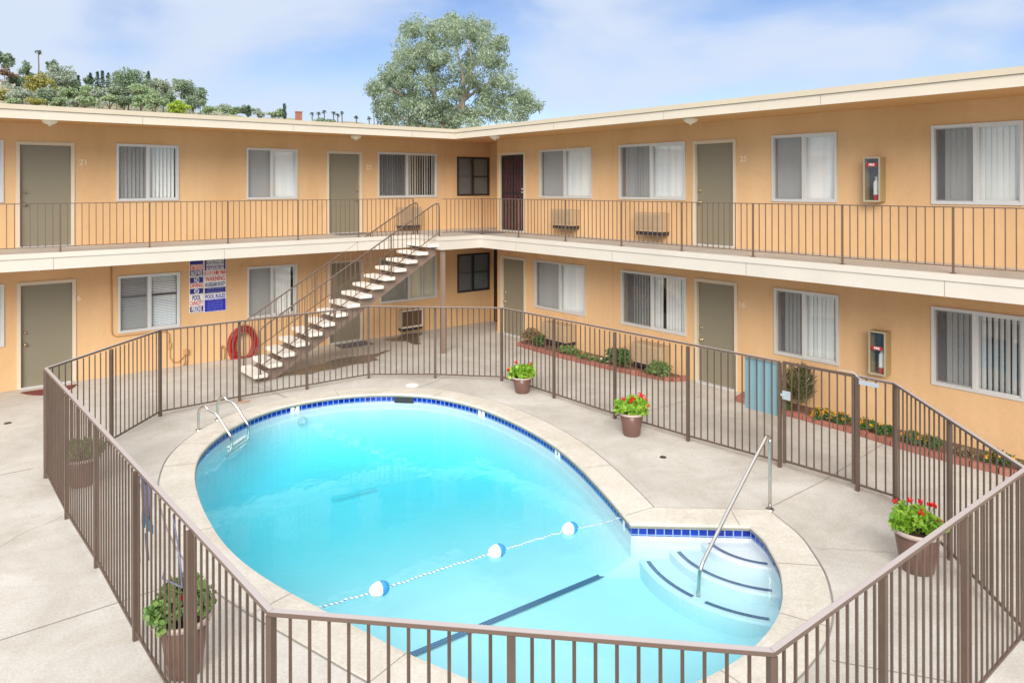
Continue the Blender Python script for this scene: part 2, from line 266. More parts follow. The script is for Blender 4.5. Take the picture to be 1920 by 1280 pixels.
M = dict(
    stucco=stucco_mat(), soffit=mat('soffit_paint', (.60, .34, .14), .8, .06),
    fascia=mat('cream_fascia_paint', (.56, .505, .415), .55, .05, 1.5, .05, 20), coping_shade=mat('coping_shade', (.20, .22, .19), .8, .15), rust=mat('rust_stain', (.38, .20, .09), .8, .3, 12, c2=(.46, .36, .26)), grime=mat('grime', (.36, .325, .265), .8, .25, 9, c2=(.44, .41, .355)), slot=mat('slot_cover', (.46, .55, .58), .5, .05), slabedge=mat('pale_walkway_fascia_paint', (.57, .53, .465), .55, .08, 1.2, .05, 20), flashing=mat('cream_flashing', (.50, .44, .335), .5, .06, 2),
    deckfloor=concrete_mat('walkway_concrete', (.42, .385, .34), (.50, .46, .41), (.33, .30, .27)),
    deck=concrete_mat('courtyard_concrete', (.43, .41, .37), (.55, .53, .49), (.40, .36, .28), 1.2),
    coping=concrete_mat('coping_concrete', (.53, .50, .44), (.60, .57, .51), (.50, .43, .33), 1.4, .1),
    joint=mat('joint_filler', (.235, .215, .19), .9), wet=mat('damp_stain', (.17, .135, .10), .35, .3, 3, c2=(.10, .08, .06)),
    plaster=mat('pool_plaster', (.68, .665, .70), .6, .05, 1.6), tile=tile_mat(), stripe=stripe_mat(), water=water_mat(),
    white=mat('white_paint', (.80, .80, .78), .45, .03), black=mat('black_paint', (.02, .02, .025), .5, .1),
    trim=mat('cream_door_trim', (.62, .53, .40), .5, .05), alu=mat('aluminium_window_frame', (.62, .62, .60), .38, .05, metal=.25),
    bronze=mat('dark_bronze_frame', (.035, .028, .025), .4, .1), door=mat('olive_door_paint', (.218, .195, .135), .42, .04, 1.2, .04, 30),
    brass=mat('worn_brass', (.55, .45, .28), .3, .1, metal=.9), steel=mat('stainless_steel', (.62, .60, .56), .16, .06, 6, metal=1),
    glass=glass_mat(), screen=screen_mat(), blind=mat('blind_slats', (.84, .85, .82), .6, .05, 2), room=mat('dark_room', (.035, .035, .035), .9),
    blindw=mat('pale_blind_slats', (.87, .88, .88), .6, .04, 2), blindy=mat('yellowed_blind_slats', (.66, .63, .48), .6, .05, 2),
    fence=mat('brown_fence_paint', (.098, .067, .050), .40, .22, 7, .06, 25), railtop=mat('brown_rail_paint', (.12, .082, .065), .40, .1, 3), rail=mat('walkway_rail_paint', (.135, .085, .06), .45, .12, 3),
    tread=concrete_mat('stair_tread_concrete', (.70, .67, .61), (.80, .77, .71), (.52, .48, .42), 3), stringer=mat('stair_stringer_paint', (.23, .165, .13), .5, .08, 2),
    ac=mat('air_conditioner_paint', (.41, .30, .185), .6, .1, 4), acdark=mat('air_conditioner_grille', (.10, .055, .03), .6, .2, 8),
    cabframe=mat('cabinet_frame_paint', (.40, .36, .26), .4, .1), cabinet=mat('cabinet_enamel', (.32, .24, .11), .35, .1, 3), cabin=mat('cabinet_inside', (.06, .075, .08), .4, .2, 5),
    red=mat('red_enamel', (.50, .02, .02), .3, .06), hose=mat('red_hose_rubber', (.36, .018, .02), .35, .12, 10),
    lamp=mat('frosted_lamp_glass', (.80, .74, .60), .35, .03), pot=mat('brown_glazed_clay', (.165, .085, .065), .28, .25, 5, c2=(.11, .058, .046)), potrim=mat('pale_clay_rim', (.42, .33, .29), .4, .1),
    soil=mat('potting_soil', (.05, .03, .02), .95, .3, 20), brick=brick_mat(), bedsoil=mat('bed_soil', (.16, .085, .05), .95, .3, 12, .5, 30),
    blue=mat('sky_blue_plastic', (.19, .33, .38), .4, .05), floatblue=mat('blue_float_plastic', (.03, .28, .62), .3, .04), rope=mat('blue_white_rope', (.55, .68, .75), .7, .1),
    ropedark=mat('rope_knot', (.05, .07, .12), .8, .2), signpale=mat('sign_pale_lettering', (.30, .34, .60), .4, .05), signblue=mat('sign_blue', (.012, .018, .20), .4, .05), signred=mat('sign_red', (.60, .045, .025), .4, .05),
    signroyal=mat('sign_royal_blue', (.015, .02, .42), .4, .05), mat_red=mat('red_brown_doormat', (.16, .035, .03), .95, .25, 25, .4, 80), mat_grey=mat('grey_doormat', (.15, .14, .15), .95, .25, 25, .4, 80),
    conduit=mat('painted_conduit', (.50, .27, .10), .6, .06), latch=mat('galvanised_latch', (.58, .62, .66), .35, .1, metal=.6), number=mat('house_number_metal', (.78, .62, .42), .4, .05),
    bundle=mat('blue_grey_cord', (.05, .06, .16), .7, .3, 10, c2=(.20, .21, .32)), tape=mat('blue_tape', (.02, .16, .32), .4, .1), whitecord=mat('white_cord', (.62, .64, .70), .7, .1),
    roof=mat('roof_gravel', (.42, .40, .36), .9, .2, 6), bark=mat('eucalyptus_bark', (.44, .37, .31), .8, .2, 5, .4, 12, c2=(.32, .24, .18)), darkbark=mat('dark_bark', (.16, .11, .08), .9, .25, 4, .4, 10),
    curtain=mat('burgundy_curtain', (.035, .010, .014), .8, .3, 7, c2=(.10, .035, .04)), iron=mat('black_ironwork', (.025, .022, .022), .5, .1),
    euc=leaf_mat('eucalyptus_leaves', [(.11, .17, .09), (.23, .31, .19), (.36, .44, .30), (.50, .56, .43)], .35),
    geranium=leaf_mat('geranium_leaves', [(.07, .22, .02), (.22, .42, .03), (.45, .60, .08)], .3), herb=leaf_mat('herb_leaves', [(.05, .13, .025), (.14, .25, .06), (.28, .38, .12)], .25),
    shrub=leaf_mat('shrub_leaves', [(.02, .06, .02), (.06, .14, .03), (.12, .22, .05)], .2), olive=leaf_mat('olive_needles', [(.05, .055, .02), (.11, .11, .035), (.17, .16, .06)], .2),
    dry=leaf_mat('dry_leaves', [(.16, .10, .05), (.26, .18, .09), (.22, .22, .08)], .2),
    redpetal=leaf_mat('red_petals', [(.50, .006, .006), (.80, .02, .015)], .2), yellowpetal=leaf_mat('yellow_petals', [(.55, .22, .01), (.72, .42, .03)], .2), whitepetal=leaf_mat('white_petals', [(.8, .8, .7), (.85, .85, .8)], .2),
    hill=mat('dry_hillside', (.40, .32, .21), .95, .2, .05, c2=(.20, .20, .11)),
    t_dark=leaf_mat('dark_green_foliage', [(.13, .19, .13), (.21, .29, .18), (.31, .39, .25)], .2), t_mid=leaf_mat('green_foliage', [(.17, .25, .13), (.27, .37, .19), (.37, .46, .26)], .2),  # hillside greens lightened, distance haze put into the leaf colour
    t_grey=leaf_mat('grey_green_foliage', [(.22, .27, .21), (.31, .37, .28), (.40, .46, .36)], .2), t_lime=leaf_mat('lime_foliage', [(.28, .40, .05), (.45, .58, .08)], .25),
    t_yel=leaf_mat('yellow_green_foliage', [(.16, .19, .05), (.33, .33, .08), (.45, .36, .12)], .2), t_rust=leaf_mat('rusty_foliage', [(.20, .12, .07), (.32, .22, .14)], .2),
    t_cyp=leaf_mat('cypress_foliage', [(.03, .07, .05), (.08, .13, .08)], .1), house=mat('house_wall', (.62, .58, .52), .8, .06), houseroof=mat('house_roof', (.30, .26, .23), .8, .1), darkcurtain=mat('dark_curtain', (.16, .18, .17), .8, .2, 3), chimney=mat('brick_chimney', (.34, .14, .10), .9, .2),
    ground=mat('far_ground', (.20, .18, .13), .95, .2, .02),
)

def leaves(mb_name, pts, size, m, parent=None, aspect=.45, droop=0., jitter=.35, up=0.):
    """many leaf-sized quads, one at each point"""
    pts = np.asarray(pts, float); n = len(pts)
    a = rng.normal(size=(n, 3)); a[:, 2] = a[:, 2]*(1-abs(droop)) - droop*1.6; a /= np.linalg.norm(a, axis=1)[:, None]
    b = rng.normal(size=(n, 3)); b[:, 2] += up; b -= (b*a).sum(1)[:, None]*a; b /= np.linalg.norm(b, axis=1)[:, None]
    nn = np.cross(a, b)
    if up: nn = b; b = np.cross(nn, a)
    s = size*(1+jitter*rng.uniform(-1, 1, n))[:, None]
    v = np.stack([pts, pts+a*s*.5+b*s*aspect*.5, pts+a*s, pts+a*s*.5-b*s*aspect*.5], 1).reshape(-1, 3)
    me = bpy.data.meshes.new(mb_name); me.vertices.add(4*n); me.vertices.foreach_set('co', v.ravel())
    me.loops.add(4*n); me.loops.foreach_set('vertex_index', np.arange(4*n, dtype=np.int32))
    me.polygons.add(n); me.polygons.foreach_set('loop_start', np.arange(0, 4*n, 4, dtype=np.int32)); me.polygons.foreach_set('loop_total', np.full(n, 4, dtype=np.int32))
    me.update(); me.validate(); me.materials.append(m)
    o = bpy.data.objects.new(mb_name, me); COL.objects.link(o)
    if parent is not None: o.parent = parent
    return o
def blob(c, r, n, hollow=.5):
    r = np.array(r if hasattr(r, '__len__') else (r, r, r), float)
    d = rng.normal(size=(n, 3)); d /= np.linalg.norm(d, axis=1)[:, None]
    return np.array(c)+d*r*(hollow+(1-hollow)*rng.uniform(0, 1, (n, 1))**.5)
def text_mesh(s, size, m, name, parent=None, bold=0., fit=None, extrude=.001):
    cu = bpy.data.curves.new(name, 'FONT'); cu.body = s; cu.size = size; cu.align_x = 'CENTER'; cu.align_y = 'CENTER'; cu.extrude = extrude; cu.offset = bold
    t = bpy.data.objects.new(name, cu); COL.objects.link(t); dg = bpy.context.evaluated_depsgraph_get(); dg.update()
    me = bpy.data.meshes.new_from_object(t.evaluated_get(dg)); bpy.data.objects.remove(t); bpy.data.curves.remove(cu)
    if len(me.vertices):
        xs = [v.co.x for v in me.vertices]; ys = [v.co.y for v in me.vertices]; cx = (max(xs)+min(xs))/2; cy = (max(ys)+min(ys))/2
        k = 1 if not fit else fit/(max(xs)-min(xs))
        for v in me.vertices: v.co.x = (v.co.x-cx)*k; v.co.y -= cy
    me.materials.clear(); me.materials.append(m); o = bpy.data.objects.new(name, me); COL.objects.link(o)
    if parent is not None: o.parent = parent
    return o

# upward faces of the rails painted paler, standing in for reflected sky
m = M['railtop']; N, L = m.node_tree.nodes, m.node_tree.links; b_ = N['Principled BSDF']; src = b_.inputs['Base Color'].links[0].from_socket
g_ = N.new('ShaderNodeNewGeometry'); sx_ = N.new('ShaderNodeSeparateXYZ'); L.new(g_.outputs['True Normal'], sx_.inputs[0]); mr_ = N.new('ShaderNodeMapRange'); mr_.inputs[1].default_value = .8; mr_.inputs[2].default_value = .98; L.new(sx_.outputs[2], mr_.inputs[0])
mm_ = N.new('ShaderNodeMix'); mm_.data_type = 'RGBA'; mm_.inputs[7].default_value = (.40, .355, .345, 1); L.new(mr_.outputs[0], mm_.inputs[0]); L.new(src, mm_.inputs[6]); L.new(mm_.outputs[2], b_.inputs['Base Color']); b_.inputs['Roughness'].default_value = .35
# ------------------------------------------------------------------ swimming pool plan
INNER = [(3.08,11.18),(3.34,11.65),(3.68,12.09),(4.04,12.42),(4.48,12.72),(4.93,12.90),(5.42,12.96),(5.97,12.91),(6.54,12.70),(7.05,12.34),(7.45,11.86),(7.68,11.28),(7.80,10.60),(7.79,9.84),(7.70,9.05),(7.53,8.28),(7.28,7.56),(7.01,6.93),(6.77,6.41),(6.60,6.07),(6.49,5.85),
 (7.52,4.93),(7.37,4.66),(7.16,4.42),(6.92,4.18),(6.68,4.00),(6.40,3.83),(6.09,3.70),(5.76,3.62),(5.39,3.58),(4.95,3.60),(4.50,3.70),(4.08,3.90),(3.72,4.22),(3.45,4.65),(3.27,5.12),(3.14,5.5),(3.02,5.95),(2.88,6.47),(2.73,7.05),(2.62,7.65),(2.575,8.3),(2.61,9.0),(2.70,9.75),(2.85,10.5)]
CORN = {20, 21}
def densify(P, corn):
    n = len(P); o = []; c = set()
    for i in range(n):
        p0, p1, p2, p3 = [Vector(P[k % n]) for k in (i-1, i, i+1, i+2)]
        if i in corn: p0 = p1
        if (i+1) % n in corn: p3 = p2
        if i in corn: c.add(len(o))
        steps = 10 if (i in corn and (i+1) % n in corn) else 4
        for k in range(steps):
            t = k/steps
            if steps == 10: o.append(p1.lerp(p2, t)); continue
            o.append(.5*((2*p1)+(p2-p0)*t+(2*p0-5*p1+4*p2-p3)*t*t+(3*p1-p0-3*p2+p3)*t**3))
    return o, c
POOL, PC = densify(INNER, CORN); NP = len(POOL)
def offs(P, d):
    o = []
    for i in range(len(P)):
        a, b, c = P[i-1], P[i], P[(i+1) % len(P)]
        d1 = (b-a).normalized(); d2 = (c-b).normalized(); n1 = Vector((d1.y, -d1.x)); n2 = Vector((d2.y, -d2.x)); n = (n1+n2).normalized()
        o.append(b - n*d/max(.35, n.dot(n1)))
    if abs(d) > .2:      # fold-free at the inner corner
        def near(p):
            m = 9.
            for i in range(len(P)):
                a, c = P[i-1], P[i]; e = c-a; t = max(0, min(1, (p-a).dot(e)/max(1e-9, e.dot(e)))); m = min(m, (a+e*t-p).length)
            return m
        k0 = min(range(len(P)), key=lambda i: (P[i]-Vector((6.49, 5.85))).length); q = o[k0]
        o = [q.copy() if (near(p) < abs(d)-.004 and (p-q).length < 1.2) else p for p in o]
    return o
area = sum(POOL[i-1].x*POOL[i].y-POOL[i].x*POOL[i-1].y for i in range(NP))
SG = 1 if area < 0 else -1
OUT = offs(POOL, .42*SG)
PCEN = Vector((5.1, 6.6))
if (OUT[0]-PCEN).length < (POOL[0]-PCEN).length: SG = -SG; OUT = offs(POOL, .42*SG)
WATER_Z = -.135
def ring_faces(na, a, b): return [(a+i, a+(i+1) % na, b+(i+1) % na, b+i) for i in range(na)]

# courtyard deck: a sheet from the coping out to a rectangle, the far ground continues it
def to_rect(p, x0, x1, y0, y1):
    d = (p-PCEN); t = min(((x1 if d.x > 0 else x0)-PCEN.x)/d.x if abs(d.x) > 1e-6 else 1e9, ((y1 if d.y > 0 else y0)-PCEN.y)/d.y if abs(d.y) > 1e-6 else 1e9)
    return PCEN+d*t
def snap(ring, x0, x1, y0, y1):
    for cx, cy in ((x0,y0),(x1,y0),(x1,y1),(x0,y1)):
        k = min(range(len(ring)), key=lambda i: (ring[i]-Vector((cx, cy))).length); ring[k] = Vector((cx, cy))
    return ring
RECT = (-14, 24, -12, 30)
R1 = snap([to_rect(p, *RECT) for p in OUT], *RECT); BIG = (-2500, 2500, -2500, 2500); R2 = snap([to_rect(p, *BIG) for p in OUT], *BIG)
bm = bmesh.new(); loops = []
for lp_ in (OUT, R1):
    vs = []
    for p in lp_:
        if not vs or (Vector((p.x, p.y, 0))-vs[-1].co).length > .004: vs.append(bm.verts.new((p.x, p.y, 0)))
    if (vs[0].co-vs[-1].co).length < .004: bm.verts.remove(vs.pop())
    for i in range(len(vs)): loops.append(bm.edges.new((vs[i-1], vs[i])))
bmesh.ops.triangle_fill(bm, edges=loops, use_beauty=True, use_dissolve=False)
for f in bm.faces:
    if f.normal.z < 0: f.normal_flip()
me = bpy.data.meshes.new('courtyard_pavement'); bm.to_mesh(me); bm.free(); me.materials.append(M['deck']); dk_ = bpy.data.objects.new('courtyard_pavement', me); COL.objects.link(dk_)
tag(dk_, 'pale concrete pavement of the courtyard around the pool', kind='structure')
b = MB(); b.v = [(p.x, p.y, 0) for p in R1]+[(p.x, p.y, -1) for p in R2]; b.f = ring_faces(NP, 0, NP)
tag(b.build('ground', M['ground']), 'far ground beyond the building', kind='structure')
# control joints sawn in the concrete
b = MB()
def joint(p, q, wd=.010):
    p, q = Vector(p), Vector(q); n = Vector((-(q-p).y, (q-p).x)).normalized()*wd/2
    b.add([(p-n).to_3d()+Vector((0,0,.004)), (q-n).to_3d()+Vector((0,0,.004)), (q+n).to_3d()+Vector((0,0,.004)), (p+n).to_3d()+Vector((0,0,.004))], [(0,1,2,3)])
for s in (((8.18,5.06),(9.42,5.07)),((9.42,5.07),(11.6,5.22)),((7.57,12.42),(9.1,13.0)),((-6,7.81),(1.36,7.81)),((1.36,7.81),(2.2,7.82)),((4.6,2.0),(4.6,3.1)),((-6,12.4),(1.2,12.3)),((-6,3.2),(1.9,3.2)),((5.3,13.35),(5.3,15.8)),((9.2,8.6),(11.4,8.55)),((5.35,13.4),(5.1,14.6)),((5.9,3.1),(6.7,1.9))): joint(*s)
def crack(p, q, n, amp):
    p, q = Vector(p), Vector(q); pr = p
    for k in range(1, n+1):
        c = p.lerp(q, k/n)+(Vector((random.uniform(-amp, amp), random.uniform(-amp, amp))) if k < n else Vector((0, 0))); joint(pr, c, .004); pr = c
crack((-.5, 9.2), (1.3, 10.3), 18, .04); crack((7.6, 4.2), (8.6, 3.1), 14, .03); crack((4.2, 14.1), (3.6, 15.9), 14, .04); crack((9.6, 12.9), (11.3, 13.6), 14, .03); crack((.2, 5.2), (.9, 6.6), 14, .03)
tag(b.build('pavement_joint', M['joint']), 'thin dark control joints across the pavement', kind='structure')
# damp patches under the stairs
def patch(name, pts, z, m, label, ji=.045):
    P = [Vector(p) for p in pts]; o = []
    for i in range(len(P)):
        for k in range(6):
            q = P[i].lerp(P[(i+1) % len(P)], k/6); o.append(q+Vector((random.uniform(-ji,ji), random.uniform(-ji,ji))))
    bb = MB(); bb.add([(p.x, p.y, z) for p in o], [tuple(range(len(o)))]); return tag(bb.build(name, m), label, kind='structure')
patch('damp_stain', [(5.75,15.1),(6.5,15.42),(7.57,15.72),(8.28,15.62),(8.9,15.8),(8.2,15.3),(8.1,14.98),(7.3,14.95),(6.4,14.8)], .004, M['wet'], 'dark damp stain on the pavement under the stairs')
patch('damp_stain', [(9.3,16.95),(10.2,17.2),(10.6,17.1),(10.15,16.6),(9.95,16.2),(9.75,15.8),(9.6,15.95),(9.72,16.4),(9.4,16.6)], .004, M['wet'], 'dark damp trickle on the pavement below the air conditioner')
patch('rust_stain', [(4.45,13.72),(4.5,13.62),(4.6,13.58),(4.72,13.62),(4.74,13.7),(4.62,13.74)], .0042, M['rust'], 'orange rust stain at the foot of a back fence post', .006)
# ---- pool shell
pool = empty('swimming_pool', (5.1, 6.6, 0), 0, 'oval swimming pool with cream coping, blue tile band and corner steps', 'pool'); PO = Vector((5.1, 6.6, 0))
def rel(b, o=PO): b.v = [(x-o[0], y-o[1], z-o[2]) for x, y, z in b.v]; return b
b = MB(); I2 = offs(POOL, -.02*SG); O2 = offs(POOL, .405*SG)
rings = [[(p.x, p.y, -.045) for p in POOL], [(p.x, p.y, -.045) for p in I2], [(p.x, p.y, -.012) for p in offs(POOL, -.03*SG)], [(p.x, p.y, .008) for p in I2], [(p.x, p.y, .013) for p in offs(POOL, .03*SG)], [(p.x, p.y, .013) for p in O2], [(p.x, p.y, -.01) for p in OUT]]
for r_ in rings: b.v += r_
for k in range(len(rings)-1): b.f += ring_faces(NP, k*NP, (k+1)*NP)
rel(b).build('coping', M['coping'], pool)
b = MB(); g1, g2 = offs(POOL, -.033*SG), offs(POOL, -.010*SG); b.v = [(p.x, p.y, -.024) for p in g1]+[(p.x, p.y, -.047) for p in g1]+[(p.x, p.y, -.047) for p in g2]; b.f = ring_faces(NP, 0, NP)+ring_faces(NP, NP, 2*NP); rel(b).build('coping_shade_line', M['coping_shade'], pool)  # dark strip painted in for the shadow line under the coping
b = MB()
for k in range(NP):
    if k % 12 == 5 and k not in PC:
        p, q = offs(POOL, -.022*SG)[k], OUT[k]; n = Vector((-(q-p).y, (q-p).x)).normalized()*.003
        b.add([(p-n).to_3d()+Vector((0,0,.0165)), (q-n).to_3d()+Vector((0,0,.0165)), (q+n).to_3d()+Vector((0,0,.0165)), (p+n).to_3d()+Vector((0,0,.0165))], [(0,1,2,3)])
E1, E2 = offs(POOL, .418*SG), offs(POOL, .432*SG)
n0 = len(b.v); b.v += [(p.x, p.y, .0045) for p in E1]+[(p.x, p.y, .0045) for p in E2]; b.f += ring_faces(NP, n0, n0+NP)
rel(b).build('coping_joint', M['joint'], pool)
arc = [0]
for i in range(1, NP+1): arc.append(arc[-1]+(POOL[i % NP]-POOL[i-1]).length)
TB = -.150
b = MB(); b.uv = []
for i in range(NP+1):
    p = POOL[i % NP]
    for z in (-.035, TB): b.v.append((p.x-PO.x, p.y-PO.y, z)); b.uv.append((arc[i], z+.035+.1))
b.f = [(2*i, 2*i+1, 2*i+3, 2*i+2) for i in range(NP)]
b.build('tile_band', M['tile'], pool)
def floor_depth(x, y):
    t = min(1, max(0, (y-6.1)/5.2)); t = t*t*(3-2*t)
    return -.60-.52*t
b = MB(); rg = [(1, TB), ]
rings = [[(p.x-PO.x, p.y-PO.y, TB) for p in POOL]]
SC = [1, .985, .96, .93, .89, .84, .78, .70, .6, .45, .25, .05]
for sc in SC:
    rr = []
    for p in POOL:
        d = p-PCEN; q = PCEN+d*sc; dist = (1-sc)*d.length; D = floor_depth(q.x, q.y)
        t = min(1, dist/.55); z = -.40+(D+.40)*(1-(1-t)**2.2)
        rr.append((q.x-PO.x, q.y-PO.y, z))
    rings.append(rr)
for r_ in rings: b.v += r_
for k in range(len(rings)-1): b.f += ring_faces(NP, k*NP, (k+1)*NP)
b.f.append(tuple((len(rings)-1)*NP+i for i in range(NP)))
b.build('pool_basin', M['plaster'], pool, smooth=True)
# corner steps with mosaic nosing
SCX, SCY = 7.76, 4.96
def inside(p, P=POOL):
    c = False; j = len(P)-1
    for i in range(len(P)):
        if (P[i].y > p[1]) != (P[j].y > p[1]) and p[0] < (P[j].x-P[i].x)*(p[1]-P[i].y)/(P[j].y-P[i].y)+P[i].x: c = not c
        j = i
    return c
for r0, zt in ((.76, -.20), (1.12, -.30), (1.47, -.41)):
    b = MB(); n = 60; a0, a1 = R(100), R(262); vs = []
    for k in range(n+1):
        a = a0+(a1-a0)*k/n; c, s_ = math.cos(a), math.sin(a)
        vs.append([(SCX+(r0-.02)*c, SCY+(r0-.02)*s_, zt), (SCX+r0*c, SCY+r0*s_, zt-.02), (SCX+(r0+.01)*c, SCY+(r0+.01)*s_, -.75)])
    # clip: keep the rays whose edge lies inside the pool, run the ends a little into the wall
    keep = [k for k in range(n+1) if inside((vs[k][1][0], vs[k][1][1]))]
    k0, k1 = max(0, keep[0]-1), min(n, keep[-1]+1); V = vs[k0:k1+1]
    pc = [v for v in V]; base = 0
    for v in V: b.v += v
    for i in range(len(V)-1): b.f += [(3*i, 3*i+1, 3*i+4, 3*i+3), (3*i+1, 3*i+2, 3*i+5, 3*i+4)]
    # tread: fan to a hub behind the pool corner, held inside the outline by clamping to the wall
    hubs = []
    for v in V:
        p = Vector((v[0][0], v[0][1])); q = Vector((SCX, SCY)); t = 1.0
        for s_ in range(1, 41):
            if not inside(p.lerp(q, s_/40)) and s_ > 3: t = s_/40; break
        hubs.append(p.lerp(q, t))
    nb = len(b.v); b.v += [(h.x, h.y, zt) for h in hubs]
    for i in range(len(V)-1): b.f.append((3*i, 3*i+3, nb+i+1, nb+i))
    st = rel(b).build('pool_step', M['plaster'], pool)
    sb = MB(); sb.uv = []; rI = r0-.115; al = a0+(a1-a0)*(k0+2)/n; ar = a0+(a1-a0)*(k1-2)/n; run = 0
    segs = [(al, ar)] if r0 < 1.3 else [(al, R(183)), (R(189), ar)]
    for (s0, s1) in segs:
        m = 40
        for k in range(m+1):
            a = s0+(s1-s0)*k/m
            for rr_, v_ in ((rI, 0), (rI+.05, .05)):
                sb.v.append((SCX+rr_*math.cos(a)-PO.x, SCY+rr_*math.sin(a)-PO.y, zt+.004)); sb.uv.append((a*rI, v_))
        n0 = len(sb.v)-2*(m+1)
        sb.f += [(n0+2*i, n0+2*i+1, n0+2*i+3, n0+2*i+2) for i in range(m)]
    sb.build('mosaic_nosing', M['stripe'], pool).parent = st
sb = MB(); sb.uv = []; p, q = Vector((3.62, 6.18)), Vector((6.28, 6.03)); nn = Vector((-(q-p).y, (q-p).x)).normalized()*.04
for k in range(2):
    e = (p, q)[k]
    for s_ in (-1, 1): sb.v.append((e.x+nn.x*s_-PO.x, e.y+nn.y*s_-PO.y, -.585)); sb.uv.append(((q-p).length*k, .0375+.0375*s_))
sb.f = [(0, 1, 3, 2)]; sb.build('floor_stripe', M['stripe'], pool)
for v in sb.v: pass
rr = MB(); rr.tube([(5.38-PO.x+.075*math.cos(k*math.pi/10), 12.86-PO.y, -.30+.075*math.sin(k*math.pi/10)) for k in range(20)], .014, 6, closed=True); rr.build('return_inlet', M['slot'], pool, smooth=True)
rr = MB(); p_, q_ = G(622, 934, -1.03), G(706, 913, -1.03); rr.bar((p_.x-PO.x, p_.y-PO.y, -1.04), (q_.x-PO.x, q_.y-PO.y, -1.04), .03, .03); rr.build('floor_slot', M['slot'], pool)
# depth markers, skimmer mouth
def wall_pt(px, z):
    """point of the tile band nearest to the ray through the pixel column"""
    g = G(px[0], px[1], 0); k = min(range(NP), key=lambda i: (POOL[i]-Vector((g.x, g.y))).length)
    a, c = POOL[k-1], POOL[(k+1) % NP]; d = (c-a).normalized(); nrm = Vector((d.y, -d.x))
    if (PCEN-POOL[k]).dot(nrm) < 0: nrm = -nrm
    return POOL[k], nrm
for pxy, s_ in (((569, 762), '7'), ((898, 767), '7'), ((1050, 838), '5'), ((1170, 962), None)):
    P_, nr = wall_pt(pxy, 0); wd = .17 if s_ else .05
    e = MB(); e.box((-wd/2, -.003, -.075), (wd/2, .003, .075)); o = e.build('depth_marker', M['white'], pool)
    o.location = (P_.x+nr.x*.006-PO.x, P_.y+nr.y*.006-PO.y, -.118); ang = math.atan2(nr.y, nr.x)+R(90); o.rotation_euler = (0, 0, ang)
    if s_:
        t = text_mesh(s_, .105, M['black'], 'numeral', o, .003); t.rotation_euler = (R(90), 0, 0); t.location = (0, -.0045, .029)
P_, nr = wall_pt((758, 738), 0); e = MB(); e.box((-.22, -.004, -.07), (.22, .004, .05)); o = e.build('skimmer_mouth', M['black'], pool)
o.location = (P_.x+nr.x*.004-PO.x, P_.y+nr.y*.004-PO.y, -.10); o.rotation_euler = (0, 0, math.atan2(nr.y, nr.x)+R(90))
# water: a closed body that fills the basin
b = MB(); WI = offs(POOL, .006*SG)
b.v = [(p.x, p.y, WATER_Z) for p in WI]+[(p.x, p.y, -1.6) for p in WI]+[(PCEN.x, PCEN.y, WATER_Z), (PCEN.x, PCEN.y, -1.6)]
b.f = [(i, (i+1) % NP, 2*NP) for i in range(NP)]+[((i+1) % NP+NP, i+NP, 2*NP+1) for i in range(NP)]+[(i+NP, (i+1) % NP+NP, (i+1) % NP, i) for i in range(NP)]
bm = bmesh.new(); wo = b.build('pool_water', M['water']); bm.from_mesh(wo.data); bmesh.ops.recalc_face_normals(bm, faces=bm.faces); bm.to_mesh(wo.data); bm.free()
tag(wo, 'clear turquoise water in the oval swimming pool', kind='structure')

# ------------------------------------------------------------------ the building
XR, YL, DK = 12.24, 17.30, 2.771
EX, EY = 10.75, 15.75              # edges of walkway and roof
bld = empty('apartment_building', (12.24, 17.3, 0), 0, 'two storey L shaped apartment building of orange stucco with cream fascias', 'building'); BO = Vector((12.24, 17.3, 0))
def bb(b, name, m, parent=None, **k):
    o = BO if parent is None or parent is bld else None
    if o is not None: rel(b, BO)
    return b.build(name, m, parent or bld, **k)
def PT(side, u, off, z): return Vector((u, YL-off, z)) if side == 'L' else Vector((XR-off, u, z))
def wbox(b, side, u0, u1, o0, o1, z0, z1): return b.box(PT(side, u0, o0, z0), PT(side, u1, o1, z1))
HU, SU, HL_, SL_ = 4.874, 3.683, 2.074, .886
# (viewer-left u, viewer-right u, z0, z1, kind, options)
WIN = {
 ('L', 1): [(.05,1.204,SU,HU,dict(m=.6,a=20)), (3.189,4.40,SU,HU,dict(m=.49,a=48,a2=42,gap=.93)), (5.915,7.135,SU,HU,dict(m=.48,a=14,a2=8,pale=1)), (9.356,11.189,SU,HU,dict(m=.48,a=-54,a2=-38)), (11.874,13.026,3.70,4.82,dict(m=.47,a=5,a2=12,dark=1))],
 ('L', 0): [(.05,1.209,SL_,HL_,dict(m=.6,hor=1)), (3.215,4.423,SL_,HL_,dict(m=.49,hor=1)), (5.928,7.122,SL_,HL_,dict(m=.48,a=10,a2=16,gap=.9)), (9.403,11.172,SL_,HL_,dict(m=.5,a=40,a2=12,yel=1,m2=.74)), (11.874,13.026,.93,2.03,dict(m=.47,a=18,a2=24,dark=1))],
 ('R', 1): [(14.102,12.26,SU,HU,dict(m=.49,a=4,a2=3,pale=1)), (11.372,9.547,SU,HU,dict(m=.5,a=10,a2=5,pale=1,dl=.03)), (7.552,6.337,SU,HU,dict(m=.5,a=4,a2=4,pale=1)), (4.801,3.597,SU,HU,dict(m=.495,a=14,a2=10,gap=.95,dl=.08))],
 ('R', 0): [(14.311,12.482,SL_,HL_,dict(m=.51,a=5,a2=3,pale=1)), (11.315,9.533,SL_,HL_,dict(m=.49,a=30,a2=12,dl=.12,gap=.62)), (7.508,6.311,SL_,HL_,dict(m=.47,a=20,a2=14,dl=.08)), (4.805,3.586,SL_,HL_,dict(m=.48,a=24,a2=34,dl=.1)), (1.6,.1,SL_,HL_,dict(m=.5,a=10))],
}
